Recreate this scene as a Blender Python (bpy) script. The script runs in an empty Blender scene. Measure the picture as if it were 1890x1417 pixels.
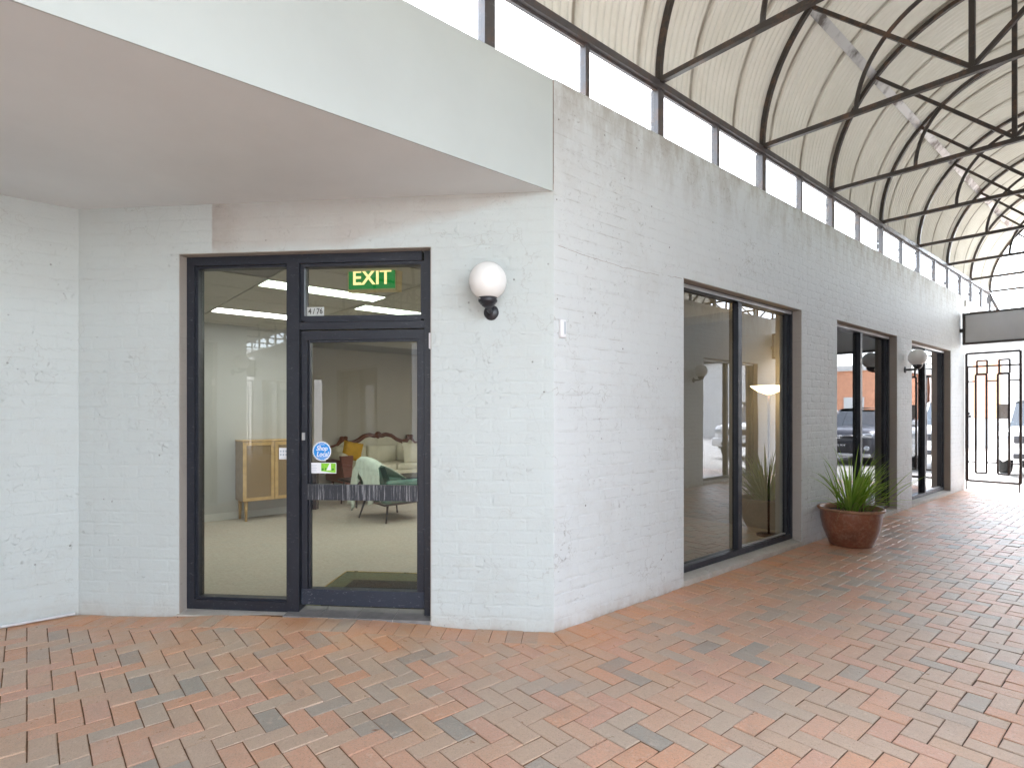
import bpy, math, random
from math import sin, cos, pi, radians, sqrt, atan2
from mathutils import Vector, Matrix, Euler, noise as mnoise

random.seed(7)
S = bpy.context.scene
COL = S.collection

# ------------------------------------------------------------------ camera
cam_d = bpy.data.cameras.new('camera'); cam = bpy.data.objects.new('camera', cam_d); COL.objects.link(cam)
cam.location = (0, 0, 1.5); cam.rotation_euler = (pi/2, 0, radians(49.6))
cam_d.sensor_width = 36; cam_d.lens = 36*1052/1890; cam_d.shift_y = 54.5/1890
cam_d.clip_start = 0.05; cam_d.clip_end = 2000
S.camera = cam
# ------------------------------------------------------------------ world, sun, exposure (overcast day)
W = bpy.data.worlds.new('World'); S.world = W; W.use_nodes = True
wn = W.node_tree; wn.nodes.clear()
sky = wn.nodes.new('ShaderNodeTexSky'); sky.sky_type = 'NISHITA'; sky.sun_disc = False
sky.sun_elevation = radians(58); sky.sun_rotation = radians(-39); sky.air_density = 1.0; sky.dust_density = 1.5
hs = wn.nodes.new('ShaderNodeHueSaturation'); hs.inputs['Saturation'].default_value = 0.42
bg = wn.nodes.new('ShaderNodeBackground'); bg.inputs[1].default_value = 0.15
wo = wn.nodes.new('ShaderNodeOutputWorld')
wn.links.new(sky.outputs[0], hs.inputs['Color']); wn.links.new(hs.outputs[0], bg.inputs[0]); wn.links.new(bg.outputs[0], wo.inputs[0])
sl = bpy.data.lights.new('sun', 'SUN'); sl.energy = 0.9; sl.angle = radians(30); sl.color = (1, .96, .9)
so = bpy.data.objects.new('sun', sl); COL.objects.link(so)
so.rotation_euler = Vector((.45, -.55, -1.15)).to_track_quat('-Z', 'Y').to_euler()
S.view_settings.view_transform = 'Standard'; S.view_settings.look = 'None'
S.view_settings.exposure = 3.55; S.view_settings.gamma = 1.0
try: S.view_settings.use_curve_mapping = False
except Exception: pass
S.render.engine = 'CYCLES'
cy = S.cycles
cy.max_bounces = 7; cy.diffuse_bounces = 4; cy.glossy_bounces = 4; cy.transparent_max_bounces = 16; cy.transmission_bounces = 4
cy.caustics_reflective = False; cy.caustics_refractive = False; cy.sample_clamp_indirect = 6
cy.use_denoising = True

# ------------------------------------------------------------------ materials
class N:
    def __init__(s, name):
        s.m = bpy.data.materials.new(name); s.m.use_nodes = True
        s.t = s.m.node_tree; s.b = s.t.nodes['Principled BSDF']; s.out = s.t.nodes['Material Output']
        s.pos = None
    def n(s, k, **kw):
        x = s.t.nodes.new('ShaderNode'+k)
        for a, v in kw.items(): setattr(x, a, v)
        return x
    def l(s, a, b): s.t.links.new(a, b)
    def P(s):
        if not s.pos: s.pos = s.n('NewGeometry').outputs['Position']
        return s.pos
    def O(s):
        return s.n('TexCoord').outputs['Object']
    def noise(s, sc, det=4, rough=.55, vec=None, dist=0, stretch=None):
        x = s.n('TexNoise'); x.inputs['Scale'].default_value = sc; x.inputs['Detail'].default_value = det
        x.inputs['Roughness'].default_value = rough; x.inputs['Distortion'].default_value = dist
        v = vec or s.P()
        if stretch:
            mp = s.n('Mapping'); mp.inputs['Scale'].default_value = stretch; s.l(v, mp.inputs[0]); v = mp.outputs[0]
        s.l(v, x.inputs['Vector']); return x.outputs[0]
    def ramp(s, f, stops, interp='LINEAR'):
        r = s.n('ValToRGB'); r.color_ramp.interpolation = interp
        while len(r.color_ramp.elements) < len(stops): r.color_ramp.elements.new(.5)
        for e, (p, c) in zip(r.color_ramp.elements, stops):
            e.position = p
            if not hasattr(c, '__len__'): c = (c, c, c)
            e.color = (*c[:3], 1)
        s.l(f, r.inputs[0]); return r.outputs[0]
    def mix(s, f, a, b, mode='MIX'):
        x = s.n('Mix', data_type='RGBA', blend_type=mode)
        for i, v in ((0, f), (6, a), (7, b)):
            if hasattr(v, 'is_linked'): s.l(v, x.inputs[i])
            elif i == 0: x.inputs[0].default_value = v
            else: x.inputs[i].default_value = (*v[:3], 1)
        return x.outputs[2]
    def math(s, op, a, b=0, clamp=False):
        x = s.n('Math', operation=op); x.use_clamp = clamp
        for i, v in ((0, a), (1, b)):
            if hasattr(v, 'is_linked'): s.l(v, x.inputs[i])
            else: x.inputs[i].default_value = v
        return x.outputs[0]
    def bump(s, h, dist=.002, strength=1.0, prev=None):
        x = s.n('Bump'); x.inputs['Strength'].default_value = strength; x.inputs['Distance'].default_value = dist
        s.l(h, x.inputs['Height'])
        if prev: s.l(prev, x.inputs['Normal'])
        return x.outputs[0]
    def fin(s, col=None, rough=None, nor=None, metal=None, spec=None):
        for k, v in (('Base Color', col), ('Roughness', rough), ('Normal', nor), ('Metallic', metal), ('Specular IOR Level', spec)):
            if v is None: continue
            if hasattr(v, 'is_linked'): s.l(v, s.b.inputs[k])
            elif k == 'Base Color': s.b.inputs[k].default_value = (*v[:3], 1)
            else: s.b.inputs[k].default_value = v
        return s.m

def simple(name, c, rough=.5, metal=0, var=.12, sc=6, bump=.0006, bsc=60, spec=.5, obj=False):
    m = N(name); v = m.O() if obj else m.P()
    f = m.noise(sc, 5, .6, vec=v)
    c1 = tuple(max(0, x*(1-var)) for x in c); c2 = tuple(min(1, x*(1+var)) for x in c)
    col = m.ramp(f, [(.3, c1), (.7, c2)])
    r = m.math('ADD', m.math('MULTIPLY', m.noise(sc*2.3, 3, vec=v), .2), rough-.1)
    nor = m.bump(m.noise(bsc, 3, vec=v), bump, .6)
    return m.fin(col, r, nor, metal, spec)

def wallpaint(name, base, chamfer=False, crack=1.0, dirt=1.0):
    m = N(name); P = m.P()
    big = m.noise(.9, 4, .6)
    col = m.mix(m.math('MULTIPLY', big, .5), base, tuple(x*.86 for x in base))
    # yellowish grime in large soft patches
    g = m.ramp(m.noise(1.7, 6, .7), [(.52, 0), (.75, 1)])
    col = m.mix(m.math('MULTIPLY', g, .28*dirt), col, (.42, .39, .34))
    # fine brush and trowel scars
    sc1 = m.noise(26, 5, .75, dist=1.6)
    scar = m.ramp(sc1, [(.585, 0), (.66, 1)])
    msk = m.ramp(m.noise(3.1, 4, .7), [(.42, 0), (.62, 1)])
    sc_f = m.math('MULTIPLY', scar, msk)
    col = m.mix(m.math('MULTIPLY', sc_f, (.28 if chamfer else .6)*dirt), col, (.25, .225, .195))
    # scars and dirt following the bed joints
    sz = m.n('SeparateXYZ'); m.l(P, sz.inputs[0])
    zz = m.math('FRACT', m.math('ADD', m.math('DIVIDE', m.math('ADD', sz.outputs[2], m.math('MULTIPLY', m.noise(14, 3), .008)), .086), .5))
    jl = m.ramp(m.math('ABSOLUTE', m.math('SUBTRACT', zz, .49)), [(.02, 1), (.075, 0)])
    jf = m.math('MULTIPLY', jl, m.ramp(m.noise(6.5, 5, .75), [(.47, 0), (.60, 1)]))
    col = m.mix(m.math('MULTIPLY', m.math('MULTIPLY', jf, m.ramp(m.noise(1.1, 3), [(.4, .25), (.65, 1)])), .40*dirt*(.35 if chamfer else 1)), col, (.27, .24, .205))
    # pock marks
    vo = m.n('TexVoronoi'); vo.inputs['Scale'].default_value = 13; m.l(P, vo.inputs['Vector'])
    pk = m.ramp(vo.outputs['Distance'], [(.06, 1), (.11, 0)])
    pm_ = m.ramp(m.noise(5.5, 3, .6), [(.55, 0), (.62, 1)])
    pf = m.math('MULTIPLY', pk, pm_)
    col = m.mix(m.math('MULTIPLY', pf, .85*dirt), col, (.10, .085, .07))
    # hairline cracks
    v2 = m.n('TexVoronoi', feature='DISTANCE_TO_EDGE'); v2.inputs['Scale'].default_value = 2.3
    dv = m.n('VectorMath', operation='ADD'); nz = m.n('TexNoise'); nz.inputs['Scale'].default_value = 7; nz.inputs['Detail'].default_value = 4
    m.l(P, nz.inputs['Vector']); sv = m.n('VectorMath', operation='SCALE'); sv.inputs['Scale'].default_value = .35
    m.l(nz.outputs['Color'], sv.inputs[0]); m.l(P, dv.inputs[0]); m.l(sv.outputs[0], dv.inputs[1]); m.l(dv.outputs[0], v2.inputs['Vector'])
    ck = m.math('MULTIPLY', m.ramp(v2.outputs['Distance'], [(.002, 1), (.009, 0)]), m.ramp(m.noise(1.3, 2), [(.5, 0), (.6, 1)]))
    col = m.mix(m.math('MULTIPLY', ck, .45*crack), col, (.25, .22, .19))
    sep = m.n('SeparateXYZ'); m.l(P, sep.inputs[0])
    X, Y, Z = sep.outputs
    # splash grime along the foot and along the top edge
    ft = m.math('MULTIPLY', m.ramp(Z, [(.0, 1), (.03, .55), (.14, 0)]), m.ramp(m.noise(7, 5, .7), [(.35, .1), (.65, 1)]))
    col = m.mix(m.math('MULTIPLY', ft, .75*dirt), col, (.36, .27, .20))
    tp = m.n('MapRange'); m.l(Z, tp.inputs[0]); tp.inputs[1].default_value = 3.2; tp.inputs[2].default_value = 3.8
    tpf = m.math('MULTIPLY', tp.outputs[0], m.ramp(m.noise(6, 5, .7, stretch=(1, 1, .35)), [(.42, 0), (.6, 1)]))
    col = m.mix(m.math('MULTIPLY', tpf, .5*dirt), col, (.30, .25, .20))
    if chamfer:  # brown stain under the soffit, its slanting edge painting in the fascia shadow
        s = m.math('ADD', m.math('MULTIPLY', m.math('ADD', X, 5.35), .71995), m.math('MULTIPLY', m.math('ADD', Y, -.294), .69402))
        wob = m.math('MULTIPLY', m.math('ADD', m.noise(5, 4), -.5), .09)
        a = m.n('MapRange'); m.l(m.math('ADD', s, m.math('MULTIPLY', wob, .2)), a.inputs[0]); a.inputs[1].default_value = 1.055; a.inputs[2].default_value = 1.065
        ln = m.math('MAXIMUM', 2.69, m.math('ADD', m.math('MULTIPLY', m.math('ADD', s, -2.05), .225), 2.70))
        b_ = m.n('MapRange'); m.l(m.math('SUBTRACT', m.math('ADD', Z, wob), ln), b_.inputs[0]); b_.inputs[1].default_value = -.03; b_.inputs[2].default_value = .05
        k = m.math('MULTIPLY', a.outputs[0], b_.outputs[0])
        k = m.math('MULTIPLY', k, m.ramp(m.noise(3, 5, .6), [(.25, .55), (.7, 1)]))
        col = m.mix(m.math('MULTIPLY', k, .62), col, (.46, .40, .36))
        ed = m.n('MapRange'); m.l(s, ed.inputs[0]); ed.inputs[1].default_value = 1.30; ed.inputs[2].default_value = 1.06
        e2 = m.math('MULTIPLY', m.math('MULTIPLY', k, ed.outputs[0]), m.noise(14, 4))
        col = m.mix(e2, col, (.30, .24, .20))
    h1 = m.noise(9, 6, .7, dist=.6)
    h2 = m.noise(70, 4, .7, dist=1.0)
    nor = m.bump(h1, .012, .7)
    nor = m.bump(h2, .003, .7, nor)
    nor = m.bump(m.math('SUBTRACT', 1, m.math('ADD', sc_f, pf)), .004, .8, nor)
    return m.fin(col, .62, nor, 0, .3)

def paver_mat(name, island):
    m = N(name)
    if island: r = m.n('NewGeometry').outputs['Random Per Island']
    else: r = m.n('ObjectInfo').outputs['Random']
    c = m.ramp(r, [(0, (.70, .36, .22)), (.12, (.66, .40, .27)), (.25, (.60, .42, .30)), (.38, (.71, .39, .26)), (.50, (.58, .42, .31)),
                   (.60, (.68, .37, .26)), (.70, (.55, .43, .33)), (.80, (.50, .41, .33)), (.88, (.42, .375, .32)), (.93, (.35, .33, .29)), (.955, (.64, .41, .27))], 'CONSTANT')
    gr = m.noise(55, 5, .75)
    c = m.mix(m.math('MULTIPLY', m.ramp(gr, [(.35, 0), (.75, 1)]), .30), c, (.64, .47, .36))
    c = m.mix(m.math('MULTIPLY', m.ramp(m.noise(95, 4, .8, dist=.5), [(.50, 0), (.62, 1)]), .38), c, (.34, .23, .17))
    c = m.mix(m.math('MULTIPLY', m.ramp(m.noise(22, 5, .75, dist=1.2), [(.56, 0), (.64, 1)]), .32), c, (.78, .62, .50))
    c = m.mix(m.math('MULTIPLY', m.ramp(m.noise(3.3, 6, .7), [(.55, 0), (.70, 1)]), .30), c, (.30, .22, .17))
    c = m.mix(m.math('MULTIPLY', m.ramp(m.noise(160, 2, .6), [(.60, 0), (.70, 1)]), .55), c, (.20, .14, .10))
    d = m.ramp(m.noise(.8, 5, .6), [(.4, 0), (.7, 1)])
    c = m.mix(m.math('MULTIPLY', d, .30), c, (.42, .35, .29))
    c = m.mix(m.math('MULTIPLY', m.ramp(m.noise(6, 5, .7), [(.5, 0), (.75, 1)]), .35), c, (.56, .42, .33))
    # rusty sand washed out near the walls
    P = m.P(); sep = m.n('SeparateXYZ'); m.l(P, sep.inputs[0]); X = sep.outputs[0]; Y = sep.outputs[1]
    dd = m.math('ADD', m.math('MULTIPLY', m.math('ADD', X, 5.35), .694), m.math('MULTIPLY', m.math('ADD', Y, -.294), -.72))
    dist = m.math('MAXIMUM', dd, m.math('ADD', X, 2.796))
    wf = m.n('MapRange'); m.l(dist, wf.inputs[0]); wf.inputs[1].default_value = .95; wf.inputs[2].default_value = .05
    wf2 = m.math('MULTIPLY', wf.outputs[0], m.ramp(m.noise(2.5, 4), [(.35, .2), (.65, 1)]))
    c = m.mix(m.math('MULTIPLY', wf2, .62), c, (.68, .27, .09))
    nor = m.bump(m.noise(60, 6, .85), .006, .8)
    nor = m.bump(m.noise(8, 4, .6), .006, .5, nor)
    ro = m.ramp(m.noise(12, 5, .7), [(.3, .25), (.7, .5)])
    return m.fin(c, ro, nor, 0, .55)

def glass(name, ior, tint, rough=0.0):
    m = N(name); m.t.nodes.remove(m.b)
    tr = m.n('BsdfTransparent'); tr.inputs[0].default_value = (*tint, 1)
    gl = m.n('BsdfGlossy'); gl.inputs['Roughness'].default_value = rough; gl.inputs[0].default_value = (.95, .97, 1, 1)
    # faint waviness of float glass
    nb = m.bump(m.noise(1.3, 2, .4), .0025, .25); m.l(nb, gl.inputs['Normal'])
    fr = m.n('Fresnel'); fr.inputs[0].default_value = ior
    mx = m.n('MixShader'); m.l(fr.outputs[0], mx.inputs[0]); m.l(tr.outputs[0], mx.inputs[1]); m.l(gl.outputs[0], mx.inputs[2])
    m.l(mx.outputs[0], m.out.inputs[0]); return m.m

def emit(name, c, st, c2=None):
    m = N(name); m.fin(c, .5)
    m.b.inputs['Emission Color'].default_value = (*c, 1); m.b.inputs['Emission Strength'].default_value = st
    f = m.noise(4, 2); m.l(m.mix(f, c, tuple(x*.93 for x in c)), m.b.inputs['Emission Color'])
    return m.m

def worn_metal(name, base=(.028, .032, .042), scratch=.25, vertical=False, rust=0):
    m = N(name)
    c = m.mix(m.noise(3, 4), base, tuple(x*1.5 for x in base))
    st = (60, 60, 1.2) if vertical else (8, 8, 22)
    sc = m.ramp(m.noise(2.2 if vertical else 3, 5, .8, stretch=st, dist=.4), [(.54 if vertical else .60, 0), (.60 if vertical else .66, 1)])
    c = m.mix(m.math('MULTIPLY', sc, scratch), c, (.35, .35, .36))
    if rust:
        rf = m.ramp(m.noise(7, 6, .75), [(.5, 0), (.66, 1)])
        c = m.mix(m.math('MULTIPLY', rf, rust), c, (.16, .09, .055))
    ro = m.ramp(m.noise(9, 4), [(.3, .30), (.7, .5)])
    return m.fin(c, ro, m.bump(m.noise(50, 4, .7), .0012, .6), 0, .5)

M = {}
M['wall'] = wallpaint('painted_brick_wall', (.65, .67, .67))
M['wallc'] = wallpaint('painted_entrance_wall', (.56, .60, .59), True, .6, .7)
M['fascia'] = simple('smooth_fascia_paint', (.52, .56, .55), .55, 0, .04, 1.2, .001, 14)
M['soffit'] = simple('soffit_paint', (.72, .745, .75), .6, 0, .05, 1.0, .0015, 9)
M['joint'] = simple('rusty_joint', (.22, .13, .085), .9, 0, .4, 30, .002, 90)
M['paver'] = paver_mat('clay_paver_single', False)
M['paverI'] = paver_mat('clay_paver_field', True)
def sandmat():
    m = N('joint_sand'); P = m.P(); sep = m.n('SeparateXYZ'); m.l(P, sep.inputs[0])
    c = m.ramp(m.noise(25, 4), [(.3, (.11, .06, .03)), (.7, (.27, .15, .08))])
    k = m.n('MapRange'); m.l(sep.outputs[0], k.inputs[0]); k.inputs[1].default_value = -1.9; k.inputs[2].default_value = -.3
    c = m.mix(k.outputs[0], c, m.ramp(m.noise(14, 5), [(.35, (.05, .04, .032)), (.75, (.17, .12, .085))]))
    return m.fin(c, .9, m.bump(m.noise(120, 3), .003), 0, .2)
M['sand'] = sandmat()
M['frame'] = worn_metal('dark_navy_aluminium', (.014, .016, .023), .2)
M['frameS'] = worn_metal('scratched_push_rail', (.022, .024, .03), 1.0, True)
M['kick'] = worn_metal('scuffed_kick_rail', (.020, .026, .040), .5)
M['silver'] = simple('mill_aluminium_strip', (.50, .50, .50), .35, .6, .08)
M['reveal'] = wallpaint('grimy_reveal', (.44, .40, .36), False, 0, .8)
M['steel'] = worn_metal('brown_painted_steel', (.040, .034, .030), .12, False, .75)
M['steelg'] = worn_metal('grey_weathered_steel', (.075, .07, .072), .3, False, .6)
def sheetmat():
    m = N('cream_roof_sheet'); sep = m.n('SeparateXYZ'); m.l(m.P(), sep.inputs[0])
    c = m.ramp(m.noise(2, 5, .65), [(.3, (.74, .72, .63)), (.7, (.82, .80, .72))])
    d = m.ramp(m.noise(1.5, 5, .7, stretch=(2, 14, 2)), [(.52, 0), (.7, 1)])
    c = m.mix(m.math('MULTIPLY', d, .13), c, (.42, .37, .29))
    lp = m.math('FRACT', m.math('DIVIDE', m.math('SUBTRACT', sep.outputs[1], 16.69-1.81*20-.3-.04), .762))
    lf = m.math('MULTIPLY', m.ramp(lp, [(.0, 0), (.008, 1), (.022, 1), (.04, 0)]), m.ramp(m.noise(2.5, 4), [(.3, .3), (.6, 1)]))
    c = m.mix(m.math('MULTIPLY', lf, .75), c, (.20, .16, .11))
    sp = m.ramp(m.noise(45, 3, .7), [(.70, 0), (.76, 1)])
    c = m.mix(m.math('MULTIPLY', sp, .5), c, (.18, .13, .09))
    m.fin(c, .45, m.bump(m.noise(30, 3), .001), 0, .4)
    tl = m.n('BsdfTranslucent'); m.l(c, tl.inputs[0]); mx = m.n('MixShader'); mx.inputs[0].default_value = .02
    m.l(m.b.outputs[0], mx.inputs[1]); m.l(tl.outputs[0], mx.inputs[2]); m.l(mx.outputs[0], m.out.inputs[0]); return m.m
M['sheet'] = sheetmat()
def galv():
    m = N('galvanised_strap'); c = m.ramp(m.noise(3.5, 4, .6), [(.44, (.72, .72, .72)), (.53, (.55, .55, .55)), (.62, (.17, .15, .14))])
    return m.fin(c, .38, m.bump(m.noise(40, 3), .001), .35, .5)
M['galv'] = galv()
M['pane'] = glass('window_tinted_pane', 2.1, (.25, .255, .25))
M['paned'] = glass('door_clear_pane', 1.72, (.86, .87, .84))
M['clere'] = glass('clerestory_pane', 1.45, (.94, .95, .93))
M['carglass'] = glass('car_glass', 1.9, (.22, .26, .27))
M['globe'] = simple('opal_globe', (.84, .83, .81), .12, 0, .02, 2, .0, 5, .6)
M['black'] = simple('black_plastic', (.018, .018, .024), .32, 0, .2)
M['tile'] = simple('grey_threshold_tile', (.20, .19, .185), .6, 0, .2, 9)
M['sill'] = wallpaint('painted_sill', (.56, .54, .50), False, .5, .9)
M['intwall'] = simple('interior_wall_paint', (.50, .46, .40), .7, 0, .04, 1)
M['intwall2'] = simple('interior_grey_wall', (.50, .50, .49), .7, 0, .04, 1)
M['ceil'] = simple('ceiling_panel', (.52, .50, .45), .8, 0, .05, 20, .001, 80)
M['ceilg'] = simple('ceiling_grid', (.30, .29, .27), .8, 0, .05)
M['carpet'] = simple('beige_carpet', (.45, .41, .355), .95, 0, .10, 40, .002, 220, .1)
M['trim'] = simple('white_trim', (.62, .62, .60), .5, 0, .04)
M['tube'] = emit('lit_diffuser', (.97, 1, .95), 1.9)
M['tubeG'] = emit('dim_diffuser', (.84, 1, .82), .75)
M['lampw'] = emit('warm_lamp_bowl', (1, .72, .36), 2.2)
M['exitg'] = emit('exit_green', (.005, .16, .03), .10)
M['exitl'] = emit('exit_letter', (1, .80, .36), .12)
M['exitb'] = simple('exit_case', (.80, .66, .36), .5)
M['oak'] = simple('light_oak', (.56, .37, .17), .5, 0, .15, 12)
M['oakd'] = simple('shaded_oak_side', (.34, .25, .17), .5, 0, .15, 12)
def rattan():
    m = N('woven_rattan'); w = m.n('TexWave'); w.inputs['Scale'].default_value = 60; w.bands_direction = 'Z'; m.l(m.P(), w.inputs[0])
    w2 = m.n('TexWave'); w2.inputs['Scale'].default_value = 60; w2.bands_direction = 'Y'; m.l(m.P(), w2.inputs[0])
    f = m.math('MULTIPLY', w.outputs[1], w2.outputs[1])
    return m.fin(m.ramp(f, [(.1, (.24, .16, .09)), (.6, (.50, .36, .20))]), .7, m.bump(f, .002))
M['rattan'] = rattan()
M['mahog'] = simple('carved_mahogany', (.16, .055, .03), .35, 0, .3, 20)
M['cream'] = simple('cream_upholstery', (.74, .70, .55), .85, 0, .06, 6, .002, 120, .2)
M['rose'] = simple('rose_leather', (.24, .10, .08), .5, 0, .15, 6)
M['teal'] = simple('teal_velvet', (.10, .20, .17), .7, 0, .15, 8, .001, 90)
M['throw'] = simple('pale_mint_throw', (.62, .70, .62), .9, 0, .07, 12, .004, 140, .1)
M['mustard'] = simple('mustard_cushion', (.60, .33, .03), .8, 0, .12, 10)
M['brass'] = simple('brass_trim', (.62, .44, .14), .3, .8, .05)
M['mat'] = simple('charcoal_coir', (.045, .045, .042), .95, 0, .5, 60, .008, 120, .1)
M['matg'] = simple('olive_mat_border', (.13, .14, .085), .95, 0, .2, 40, .003, 120, .1)
M['white'] = simple('white_vinyl', (.80, .80, .82), .4, 0, .02)
M['ink'] = simple('black_ink', (.02, .02, .02), .5, 0, .1)
M['blue'] = simple('sticker_blue', (.02, .26, .70), .35, 0, .05)
M['lime'] = simple('sticker_lime', (.25, .60, .04), .35, 0, .2, 60)
M['limed'] = simple('sticker_dark_green', (.05, .25, .02), .35, 0, .2, 60)
M['inkg'] = simple('pale_grey_ink', (.45, .5, .55), .5, 0, .1)
def potmat():
    m = N('glazed_terracotta'); c = m.ramp(m.noise(4, 5, .6), [(.3, (.15, .055, .032)), (.55, (.25, .085, .045)), (.75, (.34, .13, .06))])
    c = m.mix(m.math('MULTIPLY', m.ramp(m.noise(30, 4, .7), [(.45, 0), (.7, 1)]), .35), c, (.45, .30, .22))
    return m.fin(c, .28, m.bump(m.noise(16, 4), .002), 0, .55)
M['pot'] = potmat()
M['rim'] = simple('pot_rim', (.33, .17, .10), .5, 0, .3, 14)
M['soil'] = simple('soil', (.06, .045, .03), .95, 0, .4, 30, .01, 60)
def leafmat(name, a, b):
    m = N(name); r = m.n('ObjectInfo').outputs['Random']
    c = m.ramp(r, [(0, a), (1, b)]); c = m.mix(m.math('MULTIPLY', m.noise(40, 3), .4), c, tuple(x*.6 for x in a))
    m.fin(c, .38, None, 0, .5)
    try: m.b.inputs['Transmission Weight'].default_value = 0
    except Exception: pass
    tl = m.n('BsdfTranslucent'); m.l(c, tl.inputs[0]); mx = m.n('MixShader'); mx.inputs[0].default_value = .42
    m.l(m.b.outputs[0], mx.inputs[1]); m.l(tl.outputs[0], mx.inputs[2]); m.l(mx.outputs[0], m.out.inputs[0]); return m.m
M['leaf'] = leafmat('strappy_leaf', (.22, .38, .04), (.50, .66, .16))
M['dry'] = leafmat('dry_leaf', (.40, .27, .13), (.50, .38, .20))
M['signf'] = simple('blank_sign_face', (.52, .52, .52), .5, 0, .05, 3)
M['signe'] = worn_metal('sign_edge', (.03, .027, .025), .3, False, .3)
M['gate'] = worn_metal('wrought_gate', (.025, .02, .02), .1, False, .4)
M['concrete'] = simple('pale_concrete_yard', (.40, .385, .36), .8, 0, .12, 1.2, .003, 30)
M['asph'] = simple('carpark_asphalt', (.17, .165, .16), .9, 0, .2, 2, .004, 60)
M['ground'] = simple('dry_ground', (.22, .20, .17), .95, 0, .2, .3)
M['brickO'] = simple('orange_brick', (.66, .32, .19), .8, 0, .15, 4, .003, 30)
M['door_o'] = simple('orange_door', (.70, .36, .22), .5, 0, .06, 3)
M['render'] = simple('pale_render', (.60, .58, .55), .8, 0, .05, 1)
M['cargrey'] = simple('dark_grey_car_paint', (.10, .10, .115), .22, .3, .05, 1, 0, 5)
M['carwhite'] = simple('white_car_paint', (.74, .74, .74), .2, 0, .02, 1, 0, 5)
M['chrome'] = simple('chrome', (.75, .75, .76), .12, 1, .03)
M['tyre'] = simple('tyre_rubber', (.025, .025, .025), .85, 0, .2)
M['rim_m'] = simple('alloy_rim', (.45, .45, .46), .3, .8, .05)
M['lens'] = simple('headlight_lens', (.55, .58, .62), .1, .3, .2, 30)
M['platebl'] = simple('plate_black', (.02, .02, .025), .4)
M['roofslab'] = simple('flat_roof', (.30, .30, .30), .9)
M['back'] = simple('outer_wall', (.50, .50, .48), .8)

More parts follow.
